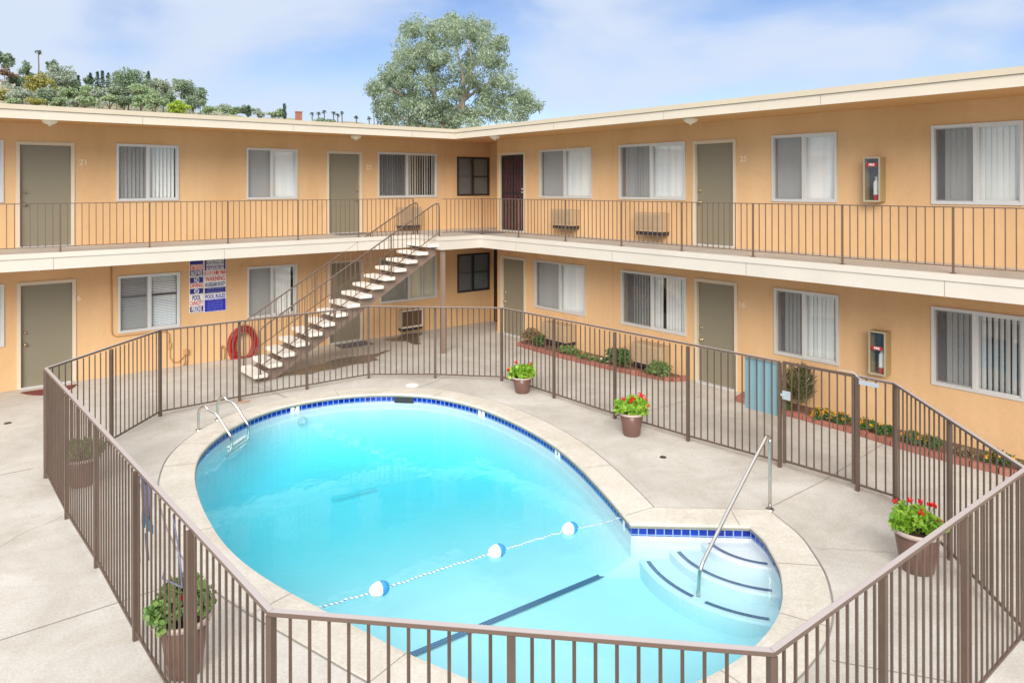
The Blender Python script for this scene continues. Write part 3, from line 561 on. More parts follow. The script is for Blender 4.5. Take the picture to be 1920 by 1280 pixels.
DOOR = {('L', 1): [(1.424,2.403,'l'),(7.915,8.875,'r')], ('L', 0): [(1.433,2.422,'l'),(7.944,8.906,'r')], ('R', 1): [(15.785,14.696,'s'),(9.336,8.339,'l')], ('R', 0): [(15.738,14.696,'l'),(9.306,8.32,'l')]}
WALLS = {('L', 0): (-8, 13.1, 0, 2.60), ('L', 1): (-8, 13.1, DK, 5.3), ('R', 0): (-4, 15.9, 0, 2.60), ('R', 1): (-4, 15.9, DK, 5.3)}
DH = {0: (0, 2.085), 1: (DK, DK+2.09)}
for key, (ua, ub, za, zb) in WALLS.items():
    side, fl = key; ops = []
    for a, c, z0, z1, o in WIN[key]: ops.append((min(a, c), max(a, c), z0, z1))
    for a, c, t in DOOR[key]: ops.append((min(a, c), max(a, c), DH[fl][0]-.001, DH[fl][1]))
    us = sorted({ua, ub, *[o[0] for o in ops], *[o[1] for o in ops]}); zs = sorted({za, zb, *[max(za, o[2]) for o in ops], *[o[3] for o in ops]})
    b = MB()
    for i in range(len(us)-1):
        for j in range(len(zs)-1):
            cu, cz = (us[i]+us[i+1])/2, (zs[j]+zs[j+1])/2
            if any(o[0] < cu < o[1] and o[2] < cz < o[3] for o in ops): continue
            b.add([PT(side, us[i], 0, zs[j]), PT(side, us[i+1], 0, zs[j]), PT(side, us[i+1], 0, zs[j+1]), PT(side, us[i], 0, zs[j+1])], [(0,1,2,3)])
    for u0, u1, z0, z1 in ops:
        c = [(u0, z0), (u1, z0), (u1, z1), (u0, z1)]
        for k in range(4):
            (p, q), (r_, s_) = c[k], c[(k+1) % 4]
            b.add([PT(side, p, 0, q), PT(side, r_, 0, s_), PT(side, r_, -.2, s_), PT(side, p, -.2, q)], [(0,1,2,3)])
    if side == 'R':   # end of the wing at the passage
        b.box((XR+.001, 15.75, za), (XR+2.5, 15.9, zb))
    bb(b, 'wall', M['stucco'])
# seams, corner bead, passage end
b = MB()
for side, u in (('R', 11.576), ('L', 11.474)):
    for z0, z1 in ((0, 2.5), (DK, 5.2)): wbox(b, side, u-.006, u+.006, 0, .004, z0, z1)
bb(b, 'wall_seam', M['soffit'])
b = MB(); b.box((13.1, 15.9, 0), (13.25, 17.5, 2.6)); b.box((13.1, 15.9, DK), (13.25, 17.5, 5.3)); bb(b, 'passage_wall', M['stucco'])
b = MB(); b.box((13.04, 16.02, .02), (13.098, 17.1, 2.2))
for k in range(9): b.box((13.02, 16.06+k*.125, .05), (13.04, 16.08+k*.125, 2.1))
bb(b, 'passage_gate', M['iron'])
# closed bodies behind the walls keep light out of the rooms
b = MB()
b.box((-8, YL+.75, .01), (22, 25.5, 5.2)); b.box((XR+.75, -4, .01), (21, 15.6, 5.2)); bb(b, 'inner_core', M['room'])
# walkway slab and landing
def slabpoly(b, pts, z0, z1):
    n = len(pts); b.add([(x, y, z0) for x, y in pts]+[(x, y, z1) for x, y in pts], [tuple(range(n))[::-1], tuple(range(n, 2*n))]+[(i, (i+1) % n, (i+1) % n+n, i+n) for i in range(n)])
DECKP = [(-8,EY),(9.60,EY),(9.60,14.60),(EX,14.60),(EX,-4),(XR+.3,-4),(XR+.3,15.7),(13.2,15.7),(13.2,YL+.3),(-8,YL+.3)]
b = MB(); slabpoly(b, DECKP, 2.56, DK); bb(b, 'walkway_slab', M['deckfloor'])
b = MB(); slabpoly(b, [(x+(.02 if x in (-8, ) else 0), y) for x, y in DECKP], 2.535, 2.557); bb(b, 'soffit', M['soffit'])
def fascia(b, path, z0, z1, t0, t1):
    """boards run outside the given edge line; path ordered with the courtyard on its left... thickness t0..t1 outwards"""
    P = [Vector(p) for p in path]; n = len(P)
    def off(i, d):
        r_ = []
        if i > 0: e = (P[i]-P[i-1]).normalized(); r_.append(Vector((e.y, -e.x)))
        if i < n-1: e = (P[i+1]-P[i]).normalized(); r_.append(Vector((e.y, -e.x)))
        if len(r_) == 1: return P[i]+r_[0]*d
        m = (r_[0]+r_[1]).normalized(); return P[i]+m*d/m.dot(r_[0])
    b0 = len(b.v)
    for i in range(n):
        a, c = off(i, t0), off(i, t1); b.v += [(a.x, a.y, z0), (c.x, c.y, z0), (c.x, c.y, z1), (a.x, a.y, z1)]
    for i in range(n-1):
        for k in range(4): b.f.append((b0+4*i+k, b0+4*i+(k+1) % 4, b0+4*(i+1)+(k+1) % 4, b0+4*(i+1)+k))
    b.f += [(b0, b0+1, b0+2, b0+3), (b0+4*(n-1)+3, b0+4*(n-1)+2, b0+4*(n-1)+1, b0+4*(n-1))]
PD = [(-8,EY),(9.60,EY),(9.60,14.60),(EX,14.60),(EX,-4)]
b = MB(); fascia(b, PD, 2.465, 2.678, .002, .045); bb(b, 'walkway_fascia', M['slabedge'])
b = MB(); fascia(b, PD, 2.681, DK+.004, .002, .062); bb(b, 'walkway_edge_trim', M['slabedge'])
PR = [(-8,EY),(EX,EY),(EX,-4)]
b = MB(); fascia(b, PR, 5.195, 5.352, .002, .03); bb(b, 'roof_fascia', M['fascia'])
b = MB(); fascia(b, PR, 5.356, 5.445, .002, .055); bb(b, 'roof_edge_trim', M['flashing'])
b = MB()
for k in range(5):
    x = -1.2+3.05*k; b.box((x-.003, EY-.0475, 2.47), (x+.003, EY-.044, 2.675)); b.box((x+1.5-.003, EY-.0325, 5.20), (x+1.5+.003, EY-.029, 5.35))
    y = 13.2-3.05*k; b.box((EX-.0475, y-.003, 2.47), (EX-.044, y+.003, 2.675)); b.box((EX-.0325, y-1.3-.003, 5.20), (EX-.029, y-1.3+.003, 5.35))
bb(b, 'board_joint', M['joint'])
b = MB(); slabpoly(b, [(-8,EY),(EX,EY),(EX,-4),(21,-4),(21,26),(-8,26)], 5.26, 5.44); bb(b, 'roof', M['roof'])
b = MB(); slabpoly(b, [(-8,EY+.003),(EX+.003,EY+.003),(EX+.003,-4),(XR+.3,-4),(XR+.3,15.7),(13.3,15.7),(13.3,YL+.3),(-8,YL+.3)], 5.235, 5.257); bb(b, 'soffit', M['soffit'])
b = MB(); b.box((XR+.76, -4.002, 5.445), (XR+.9, 15, 5.46)); b.box((14.5, 19, 5.44), (15.2, 19.8, 5.55)); bb(b, 'roof_vent', M['roof'])

def build_window(key, a, c, z0, z1, o):
    side, fl = key; dr = 1 if c > a else -1; W = abs(c-a)
    U = lambda t: a+dr*t      # t measured from viewer-left
    dark = o.get('dark'); fm = M['bronze'] if dark else M['alu']
    org = PT(side, (a+c)/2, 0, z0)
    def bld_(b, name, m, parent, **k):
        rel(b, org if parent is None else Vector(org)); ob = b.build(name, m, parent or bld, **k)
        if parent is None: ob.location = org-BO
        return ob
    b = MB(); fw = .045
    if dark:
        wbox(b, side, U(0), U(W), -.03, .015, z0, z0+fw); wbox(b, side, U(0), U(W), -.03, .015, z1-fw, z1); wbox(b, side, U(0), U(fw), -.03, .015, z0+fw, z1-fw); wbox(b, side, U(W-fw), U(W), -.03, .015, z0+fw, z1-fw)
    else:
        wbox(b, side, U(-.012), U(W+.012), -.06, .022, z0-.012, z0+.03); wbox(b, side, U(-.012), U(W+.012), -.06, .022, z1-.03, z1+.012)
        wbox(b, side, U(-.012), U(.03), -.06, .022, z0+.03, z1-.03); wbox(b, side, U(W-.03), U(W+.012), -.06, .022, z0+.03, z1-.03)
    mm = W*o.get('m', .5); wbox(b, side, U(mm-.028), U(mm+.028), -.05, .012, z0+.03, z1-.03)
    if 'm2' in o: wbox(b, side, U(W*o['m2']-.02), U(W*o['m2']+.02), -.05, .005, z0+.03, z1-.03)
    for t0, t1 in ((.03, mm-.028), (mm+.028, W-.03)):   # sash rails
        of = (-.045, -.015) if t0 < mm else (-.03, 0)
        wbox(b, side, U(t0), U(t1), *of, z0+.03, z0+.055); wbox(b, side, U(t0), U(t1), *of, z1-.055, z1-.03)
        wbox(b, side, U(t0), U(t0+.022), *of, z0+.055, z1-.055); wbox(b, side, U(t1-.022), U(t1), *of, z0+.055, z1-.055)
    if dark or o.get('hor'):
        zm = z0+(z1-z0)*(.5 if dark else .63)
        bar_b = MB(); wbox(bar_b, side, U(.05), U(mm-.03), -.043, -.018, zm-.016, zm+.016); wbox(bar_b, side, U(mm+.03), U(W-.05), -.028, -.004, zm-.016, zm+.016)
    fr = bld_(b, 'window', fm, None)
    if dark or o.get('hor'): bld_(bar_b, 'glazing_bar', M['bronze'], fr)
    b = MB()
    for t0, t1, of in ((.04, mm-.03, -.034), (mm+.03, W-.04, -.02)):
        b.add([PT(side, U(t0), of, z0+.04), PT(side, U(t1), of, z0+.04), PT(side, U(t1), of, z1-.04), PT(side, U(t0), of, z1-.04)], [(0,1,2,3)])
    bld_(b, 'pane', M['glass'], fr)
    b = MB(); b.add([PT(side, U(.04), -.008, z0+.04), PT(side, U(mm-.03), -.008, z0+.04), PT(side, U(mm-.03), -.008, z1-.04), PT(side, U(.04), -.008, z1-.04)], [(0,1,2,3)])
    bld_(b, 'insect_screen', M['screen'], fr)
    # blinds
    b = MB(); rs = random.Random(int(a*1000)+fl)
    if o.get('hor'):
        z = z0+.03
        while z < z1-.03:
            b.add([PT(side, U(.05), -.075, z+.004), PT(side, U(W-.05), -.075, z+.004), PT(side, U(W-.05), -.095, z+.030), PT(side, U(.05), -.095, z+.030)], [(0,1,2,3)]); z += .036
    else:
        sp = .072 if o.get('pale') else .078; t = .05+W*o.get('dl', 0)
        while t < W-.04:
            if 'gap' in o and abs(t/W-o['gap']) < .045*(1.2/W): t += sp; continue
            an = R(o.get('a', 10) if t < mm else o.get('a2', o.get('a', 10)))+R(rs.uniform(-6, 6)); hw = .0445*math.cos(an); ho = .0445*math.sin(an); sway = rs.uniform(-.004, .004)
            b.add([PT(side, U(t+.04-hw), -.085-ho, z0+.03), PT(side, U(t+.04+hw), -.085+ho, z0+.03), PT(side, U(t+.04+hw+sway), -.085+ho, z1-.03), PT(side, U(t+.04-hw+sway), -.085-ho, z1-.03)], [(0,1,2,3)]); t += sp
    bld_(b, 'blinds', M['darkcurtain'] if dark else M['blindw'] if (o.get('pale') or o.get('hor')) else M['blindy'] if o.get('yel') else M['blind'], fr)
    b = MB(); u0, u1 = U(-.02), U(W+.02); q = [(u0, z0-.02), (u1, z0-.02), (u1, z1+.02), (u0, z1+.02)]
    for k in range(4):
        (p, r_), (s_, t_) = q[k], q[(k+1) % 4]; b.add([PT(side, p, -.203, r_), PT(side, s_, -.203, t_), PT(side, s_, -.7, t_), PT(side, p, -.7, r_)], [(0,1,2,3)])
    b.add([PT(side, u0, -.7, z0-.02), PT(side, u1, -.7, z0-.02), PT(side, u1, -.7, z1+.02), PT(side, u0, -.7, z1+.02)], [(0,1,2,3)])
    bld_(b, 'room_interior', M['room'], fr)
for key, ws in WIN.items():
    for wdef in ws: build_window(key, *wdef)

def build_door(key, a, c, t):
    side, fl = key; dr = 1 if c > a else -1; W = abs(c-a); U = lambda t_: a+dr*t_; z0, z1 = DH[fl]; tw = .055
    org = PT(side, (a+c)/2, 0, z0)
    def bd(b, name, m, parent, **k):
        rel(b, org); ob = b.build(name, m, parent or bld, **k)
        if parent is None: ob.location = org-BO
        return ob
    b = MB(); sec = t == 's'
    wbox(b, side, U(tw+.004), U(W-tw-.004), -.09, -.05, z0+.03, z1-tw-.004)
    d = bd(b, 'door', M['curtain'] if sec else M['door'], None)
    b = MB(); wbox(b, side, U(-.01), U(tw), -.10, .02, z0+.001, z1+.012); wbox(b, side, U(W-tw), U(W+.01), -.10, .02, z0+.001, z1+.012); wbox(b, side, U(tw), U(W-tw), -.10, .018, z1-tw, z1+.012)
    bd(b, 'door_frame', M['trim'], d)
    b = MB(); wbox(b, side, U(tw), U(W-tw), -.19, .06, z0+.001, z0+.026); bd(b, 'threshold', M['alu'], d)
    if sec:   # ironwork screen in front of a curtain
        b = MB(); n = 8; a0, a1 = tw+.01, W-tw-.01
        for tt in (a0, a1-.04, (a0+a1)/2-.01): wbox(b, side, U(tt), U(tt+.04 if tt != (a0+a1)/2-.01 else tt+.02), -.045, -.015, z0+.03, z1-tw-.01)
        for zz in (z0+.03, z0+.70, z0+1.02, z0+1.6, z1-tw-.05): wbox(b, side, U(a0+.04), U(a1-.04), -.045, -.015, zz, zz+.04)
        for k in range(1, n): tt = a0+(a1-a0)*k/n; wbox(b, side, U(tt-.006), U(tt+.006), -.036, -.024, z0+.07, z1-tw-.05)
        for k in range(6):
            for r_ in (.05, .09):
                cz = z0+.3+.33*k; ct = a0+(a1-a0)*(.3 if k % 2 else .7)
                b.tube([PT(side, U(ct+r_*math.cos(x*math.pi/6)), -.03, cz+r_*math.sin(x*math.pi/6)) for x in range(12)], .006, 4, closed=True)
        bd(b, 'security_screen', M['iron'], d)
        b = MB(); wbox(b, side, U(W-.16), U(W-.10), -.03, .0, z0+1.02, z0+1.06); wbox(b, side, U(W-.16), U(W-.10), -.03, .0, z0+1.10, z0+1.15); bd(b, 'lock', M['latch'], d)
        return
    ht = tw+.075 if t == 'l' else W-tw-.075
    for name, zz, r_ in (('knob', z0+.86, .034), ('deadbolt', z0+1.10, .026)):
        b = MB(); p = PT(side, U(ht), -.05, zz); q = PT(side, U(ht), .02, zz); dv = (q-p).normalized()
        b.tube([p, p+dv*.012, p+dv*.013, p+dv*.035, p+dv*.04, p+dv*.06, p+dv*.068], [r_, r_, .012, .012, r_*.8, r_*.85, r_*.3] if name == 'knob' else [r_, r_, r_*.7, r_*.7, r_*.6, r_*.6, r_*.5], 12)
        bd(b, name, M['brass'], d, smooth=True)
for key, ds in DOOR.items():
    for dd in ds: build_door(key, *dd)

# house numbers beside the doors
def number(s, side, u, z, label):
    o = text_mesh(s, .155, M['number'], 'house_number', None, .004, extrude=.004); p = PT(side, u, .006, z); o.location = p
    o.rotation_euler = (R(90), 0, 0) if side == 'L' else (R(90), 0, R(-90)); tag(o, label, 'house number', 'pale metal house numbers')
number('21', 'L', 2.56, 4.48, 'pale number 21 beside the upper left olive door')
number('6', 'L', 2.487, 1.70, 'pale number 6 beside the ground floor left olive door')
number('22', 'L', 9.08, 4.48, 'pale number 22 right of the upper door behind the stair top')
number('25', 'R', 8.17, 4.48, 'pale number 25 beside the upper olive door of the right wing')
number('16', 'R', 8.20, 1.69, 'pale number 16 beside the ground floor olive door of the right wing')

# ------------------------------------------------------------------ walkway railings
def railing(name, path, posts, z, h, label, open_at=None):
    root = empty(name, (path[0][0], path[0][1], z), 0, label, 'railing', 'steel railings along the upper walkway'); o0 = Vector((path[0][0], path[0][1], z))
    for i in range(len(path)-1):
        p, q = Vector(path[i]), Vector(path[i+1]); n = max(1, round((q-p).length/.118))
        P3 = lambda v, zz: Vector((v.x, v.y, zz))
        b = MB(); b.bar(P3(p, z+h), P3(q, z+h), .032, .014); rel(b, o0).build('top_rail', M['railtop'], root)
        b = MB(); b.bar(P3(p, z+.10), P3(q, z+.10), .022, .012)
        for k in range(1, n): c = p.lerp(q, k/n); b.bar(P3(c, z+.106), P3(c, z+h-.007), .0125, .0125)
        rel(b, o0).build('baluster_panel', M['rail'], root)
    for x, y in posts:
        b = MB(); b.bar((x, y, z+.002), (x, y, z+h-.008), .026, .026); b.box((x-.035, y-.035, z+.001), (x+.035, y+.035, z+.008)); rel(b, o0).build('post', M['rail'], root)
    return root
railing('walkway_railing', [(-4, 15.85), (.45, 15.85), (1.98, 15.85), (3.5, 15.85), (5.02, 15.85), (6.56, 15.85), (8.05, 15.85), (9.55, 15.85)], [(-1.1, 15.85), (.45, 15.85), (1.98, 15.85), (3.5, 15.85), (5.02, 15.85), (6.56, 15.85), (8.05, 15.85), (9.55, 15.85)], DK, .895, 'thin brown steel railing of the left upper walkway ending at the stairs')
railing('walkway_railing', [(9.66, 14.68), (10.83, 14.68), (10.83, 13.25), (10.83, 11.65), (10.83, 10.02), (10.83, 8.53), (10.83, 7.05), (10.83, 5.52), (10.83, 3.99), (10.83, 2.4), (10.83, .8)],
        [(10.83, 14.68), (10.83, 13.25), (10.83, 11.65), (10.83, 10.02), (10.83, 8.53), (10.83, 7.05), (10.83, 5.52), (10.83, 3.99), (10.83, 2.4), (10.83, .8)], DK, .895, 'thin brown steel railing of the right upper walkway from the stair landing')

# ------------------------------------------------------------------ stairs
ST = Vector((5.2, 15.2, 0)); RUN, RISE = .2945, .173
stair = empty('outdoor_staircase', ST, 0, 'open staircase with white concrete treads and brown stringers up to the walkway', 'stairs')
for i in range(15):
    x0 = 5.17+RUN*i; zt = RISE*(i+1); b = MB(); pts = []
    for (cx, cy, s0) in ((x0+.045, 14.76, 180), (x0+.255, 14.76, 270), (x0+.255, 15.70, 0), (x0+.045, 15.70, 90)):
        for k in range(5): a = R(s0+k*22.5); pts.append((cx+.045*math.cos(a), cy+.045*math.sin(a)))
    slabpoly(b, pts, zt-.07, zt); rel(b, ST).build('tread', M['tread'], stair, bevel=.012)
for y in (14.90, 15.56):
    b = MB(); n = 15
    x0, x1 = 5.32, 9.598
    pl = lambda x: (x-5.30)*RISE/RUN
    prof = [(x0, 0.0), (x0+.32, 0.0), (x1, pl(x1)-.19), (x1, pl(x1)+.06), (x0, .10)]
    m = len(prof); b.add([(x, y-.022, z) for x, z in prof]+[(x, y+.022, z) for x, z in prof], [tuple(range(m)), tuple(range(2*m-1, m-1, -1))]+[(i, i+m, (i+1) % m+m, (i+1) % m) for i in range(m)])
    rel(b, ST).build('stringer', M['stringer'], stair)
    for i in range(15):
        xa = 5.17+RUN*i+.03; zt = RISE*(i+1)-.071; b = MB(); b.add([(xa, y-.016, zt), (xa+.22, y-.016, zt), (xa+.22, y-.016, max(.01, zt-.13)), (xa, y+.016, zt), (xa+.22, y+.016, zt), (xa+.22, y+.016, max(.01, zt-.13))], [(0,1,2),(5,4,3),(0,3,4,1),(1,4,5,2),(2,5,3,0)])
        rel(b, ST).build('tread_bracket', M['black'] if y > 15 else M['stringer'], stair)
for y in (14.74, 15.72):
    b = MB(); top = 9.62
    zr = lambda x: 1.10+(x-5.30)*.588
    pts = [(5.30, y, .18), (5.30, y, 1.06), (5.34, y, 1.12)]+[(x, y, zr(x)) for x in (5.5, 7.5, 9.42)]+[(9.52, y, zr(9.50)-.01), (9.58, y, 3.56), (9.60, y, 3.48), (9.60, y, DK+.01)]
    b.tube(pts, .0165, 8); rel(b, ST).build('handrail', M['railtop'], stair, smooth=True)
    b = MB(); b.bar((5.32, y, zr(5.32)-.76), (9.58, y, zr(9.58)-.76), .022, .014)
    for k in range(36):
        x = 5.42+.1175*k
        if x < 9.55: b.bar((x, y, zr(x)-.755), (x, y, zr(x)-.008), .012, .012)
    for x in (6.9, 8.3): b.bar((x, y, zr(x)-.95), (x, y, zr(x)-.01), .024, .024)
    rel(b, ST).build('baluster_panel', M['rail'], stair)
b = MB(); b.box((9.615, 14.63, 0), (9.70, 14.715, 2.464)); b.box((9.59, 14.61, 0), (9.725, 14.735, .012)); rel(b, ST).build('support_post', M['stringer'], stair)

# ------------------------------------------------------------------ pool fence
FH = 1.50
POSTS = [(1.30,11.79),(2.25,12.66),(3.19,13.72),(4.56,13.76),(5.85,13.72),(7.18,13.70),(8.25,12.83),(9.19,11.80),(9.20,10.22),(9.19,8.66),(9.26,7.18),(9.40,5.70)]
POSTS2 = [(9.45,4.62),(9.455,4.15),(8.47,3.16),(7.47,2.18),(6.09,2.17),(4.77,2.17),(3.50,2.17),(2.54,3.18),(1.57,4.20),(1.50,5.60),(1.44,7.07),(1.40,8.68),(1.33,10.18),(1.30,11.79)]
FO = Vector((1.30, 11.79, 0))
fence = empty('pool_fence', FO, 0, 'brown steel picket fence enclosing the swimming pool in an octagon', 'fence')
def fence_run(P, first_post=True, skip_last=False):
    for i in range(len(P)-1):
        p, q = Vector(P[i]), Vector(P[i+1]); d = (q-p).normalized(); L_ = (q-p).length; n = max(2, round(L_/.118))
        b = MB(); b.bar((p.x, p.y, .085), (q.x, q.y, .085), .022, .022)
        for k in range(1, n): c = p.lerp(q, k/n); b.bar((c.x, c.y, .096), (c.x, c.y, FH-.028), .0150, .0150)
        rel(b, FO).build('picket_panel', M['fence'], fence)
    for i, (x, y) in enumerate(P):
        if skip_last and i == len(P)-1: continue
        d = Vector(P[min(i+1, len(P)-1)])-Vector(P[max(i-1, 0)]); b = MB(); b.bar((x, y, 0), (x, y, FH-.028), .044, .044, (d.x, d.y, 0)); rel(b, FO)
        b.build('post', M['fence'], fence)
    # mitred top rails, one per straight run
    runs = []; cur = [0]
    for i in range(1, len(P)):
        if i == len(P)-1 or (Vector(P[i])-Vector(P[i-1])).normalized().dot((Vector(P[i+1])-Vector(P[i])).normalized()) < .985: cur.append(i); runs.append(cur); cur = [i]
    nodes = [r_[0] for r_ in runs]+[runs[-1][1]]; PV = [Vector(P[k]) for k in nodes]
    def edge(j, s_):
        r_ = []
        if j > 0: e = (PV[j]-PV[j-1]).normalized(); r_.append(Vector((e.y, -e.x)))
        if j < len(PV)-1: e = (PV[j+1]-PV[j]).normalized(); r_.append(Vector((e.y, -e.x)))
        if len(r_) == 1: return PV[j]+r_[0]*s_
        m = (r_[0]+r_[1]).normalized(); return PV[j]+m*s_/m.dot(r_[0])
    for j in range(len(PV)-1):
        a, c, d_, e = edge(j, .0215), edge(j, -.0215), edge(j+1, .0215), edge(j+1, -.0215); b = MB()
        vs = [(v.x, v.y, z) for z in (FH-.028, FH) for v in (a, c, e, d_)]
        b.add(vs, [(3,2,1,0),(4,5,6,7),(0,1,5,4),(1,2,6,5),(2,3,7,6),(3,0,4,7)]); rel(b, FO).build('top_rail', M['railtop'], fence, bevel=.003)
fence_run(POSTS); fence_run(POSTS2, skip_last=True)
# gate with its latch
gp, gq = Vector((9.405, 5.63)), Vector((9.448, 4.67)); gate = empty('pool_gate', (gp.x, gp.y, 0), 0, 'brown picket gate in the pool fence next to the blue board', 'gate'); GO = Vector((gp.x, gp.y, 0))
b = MB(); b.bar((gp.x, gp.y, .08), (gp.x, gp.y, FH), .038, .038); b.bar((gq.x, gq.y, .08), (gq.x, gq.y, FH), .038, .038)
b.bar((gp.x, gp.y-.02, FH-.016), (gq.x, gq.y+.02, FH-.016), .038, .03); b.bar((gp.x, gp.y-.02, .11), (gq.x, gq.y+.02, .11), .026, .026); rel(b, GO).build('gate_frame', M['fence'], gate)
b = MB()
for k in range(1, 9): c = gp.lerp(gq, k/9); b.bar((c.x, c.y, .123), (c.x, c.y, FH-.031), .0150, .0150)
rel(b, GO).build('pickets', M['fence'], gate)
b = MB(); b.box((9.36, 5.52, .98), (9.385, 5.64, 1.10)); b.box((9.35, 5.60, 1.02), (9.36, 5.66, 1.06)); rel(b, GO).build('latch', M['latch'], gate, bevel=.006)
b = MB(); b.box((9.40, 4.33, 1.40), (9.435, 4.58, 1.455)); b.bar((9.42, 4.56, 1.46), (9.45, 4.68, 1.53), .015, .012); b.bar((9.45, 4.68, 1.53), (9.44, 4.88, 1.525), .012, .010)
tag(b.build('gate_closer', M['latch'], bevel=.004), 'silver gate closer arm on the fence right of the gate', 'gate closer')
b = MB(); b.box((9.425, 5.76, .70), (9.44, 6.28, 1.45)); tag(b.build('blue_board', M['blue'], bevel=.004), 'light blue plastic board behind the pickets left of the gate', 'board')

# ------------------------------------------------------------------ pool fittings
def ladder_rail(base, end):
    b = MB(); p, q = Vector((*base, 0)), Vector((*end, -.18)); h = .40; d = Vector((q.x-p.x, q.y-p.y, 0))
    pts = [p+Vector((0,0,-.02)), p+Vector((0,0,.24))]
    for k in range(1, 7): a = math.pi*k/8; pts.append(p+d*(.18*(1-math.cos(a)))*1.0+Vector((0,0,.24+.16*math.sin(a))))
    pts += [p+d*.56+Vector((0,0,.29)), p+d*.85+Vector((0,0,.07)), p+d*.97+Vector((0,0,-.03)), p+d*1.0+Vector((0,0,-.15)), p+d*.97+Vector((0,0,-.27)), p+d*.86+Vector((0,0,-.36))]
    sm = []
    for i in range(len(pts)-1):
        p0, p1, p2, p3 = pts[max(0, i-1)], pts[i], pts[i+1], pts[min(len(pts)-1, i+2)]
        for k in range(4):
            t = k/4; sm.append(.5*((2*p1)+(p2-p0)*t+(2*p0-5*p1+4*p2-p3)*t*t+(3*p1-p0-3*p2+p3)*t**3))
    sm.append(pts[-1]); b.tube(sm, .0215, 10); b.lathe([(.021, .014), (.045, .014), (.045, 0.0)], (p.x, p.y, .0)); return b
lad = empty('pool_ladder', (3.6, 12.4, 0), 0, 'stainless steel pool ladder with two arched rails at the far left edge', 'ladder'); LO = Vector((3.6, 12.4, 0))
rel(ladder_rail((3.49,12.53), (3.84,11.97)), LO).build('rail', M['steel'], lad, smooth=True); rel(ladder_rail((3.90,12.88), (4.25,12.36)), LO).build('rail', M['steel'], lad, smooth=True)
for z in (-.21, -.27, -.33):
    b = MB(); b.bar((3.81,12.02,z), (4.21,12.41,z), .07, .02); rel(b, LO).build('rung', M['white'], lad, bevel=.008)
b = MB(); pts = [(8.06,5.02,0), (8.06,5.02,.80), (8.03,5.01,.88), (7.97,5.0,.92), (7.90,4.985,.905), (7.6,4.96,.70), (7.0,4.91,.27), (6.60,4.87,-.02), (6.50,4.86,-.10), (6.46,4.86,-.18), (6.43,4.86,-.42)]
P_ = [Vector(p) for p in pts]; sm = []
for i in range(len(P_)-1):
    p0, p1, p2, p3 = P_[max(0, i-1)], P_[i], P_[i+1], P_[min(len(P_)-1, i+2)]
    for k in range(4):
        t = k/4; sm.append(.5*((2*p1)+(p2-p0)*t+(2*p0-5*p1+4*p2-p3)*t*t+(3*p1-p0-3*p2+p3)*t**3) if (p2-p1).length < .2 else p1.lerp(p2, t))
sm.append(P_[-1]); b.tube(sm, .021, 10); b.lathe([(.021, .016), (.05, .016), (.05, 0)], (8.06, 5.02, 0))
tag(b.build('step_handrail', M['steel'], smooth=True), 'stainless steel handrail slanting down to the pool corner steps', 'handrail')
# rope and floats
RP = [Vector((2.90,6.72,-.11)), Vector((3.6,6.64,-.125)), Vector((4.3,6.60,-.128)), Vector((5.0,6.505,-.125)), Vector((5.5,6.46,-.128)), Vector((6.0,6.385,-.125)), Vector((6.4,6.25,-.125)), Vector((6.69,6.17,-.09))]
b = MB(); sm = []
for i in range(len(RP)-1):
    for k in range(16): t = k/16; sm.append(RP[i].lerp(RP[i+1], t)+Vector((0, .008*math.sin(i*5+k*.9), .004*math.sin(k*1.7))))
sm.append(RP[-1]); b.tube(sm, .008, 6); rope = empty('float_rope', (RP[0].x, RP[0].y, RP[0].z), 0, 'thin rope across the pool carrying three floats', 'rope'); RO_ = RP[0]
rel(b, RO_).build('rope', M['rope'], rope); b = MB(); hx_ = []
for i in range(2, len(sm)-4):
    for k in range(6): a = (i*6+k)*.9; p = sm[i].lerp(sm[i+1], k/6); hx_.append(p+Vector((0, .0065*math.cos(a), .0065*math.sin(a))))
b.tube(hx_, .0042, 5); rel(b, RO_).build('dark_strand', M['ropedark'], rope)
dv = Vector((1, -.09, 0)).normalized(); proto = None
for (x, y), lb in zip(((3.606,6.641),(5.003,6.505),(6.008,6.385)), ('white and blue float on the pool rope, nearest the left edge', 'white and blue float in the middle of the pool rope', 'white and blue float on the pool rope, nearest the corner steps')):
    if proto is None:
        root = empty('rope_float', (0, 0, 0)); n = 20
        for nm, s0, s1, m in (('white_half', -.12, 0, M['white']), ('blue_half', .0, .098, M['floatblue'])):
            bb_ = MB(); pr = []
            for k in range(9):
                x_ = s0+(s1-s0)*k/8; e = x_/(.12 if x_ < 0 else .098); pr.append((x_, .074*math.sqrt(max(0.015, 1-abs(e)**2.2))))
            bb_.tube([(x_, 0, 0) for x_, r_ in pr], [r_ for x_, r_ in pr], n); bb_.build(nm, m, root, smooth=True)
        proto = root; o = root
    else: o = copy_tree(proto)
    o.location = (x, y, -.115); o.rotation_euler = (0, 0, math.atan2(dv.y, dv.x)); tag(o, lb, 'float', 'floats on the pool rope')
# small deck fittings
b = MB(); b.lathe([(0, .012), (.12, .012), (.13, .004), (.13, 0)], (0, 0, 0)); o = b.build('skimmer_lid', M['white'], smooth=False); o.location = (7.60, 12.66, .002); tag(o, 'round white skimmer lid in the deck behind the pool', 'lid')
b = MB(); b.lathe([(0, .007), (.045, .007), (.05, 0)], (0, 0, 0)); o = b.build('deck_drain', M['bronze']); o.location = (8.42, 6.98, .002); tag(o, 'small round drain in the deck right of the pool', 'drain')
b = MB(); b.lathe([(0, .007), (.05, .007), (.06, 0)], (0, 0, 0)); o = b.build('deck_drain', M['bronze']); o.location = (1.1, 14.94, .002); tag(o, 'small round drain in the pavement near the left doormat', 'drain')

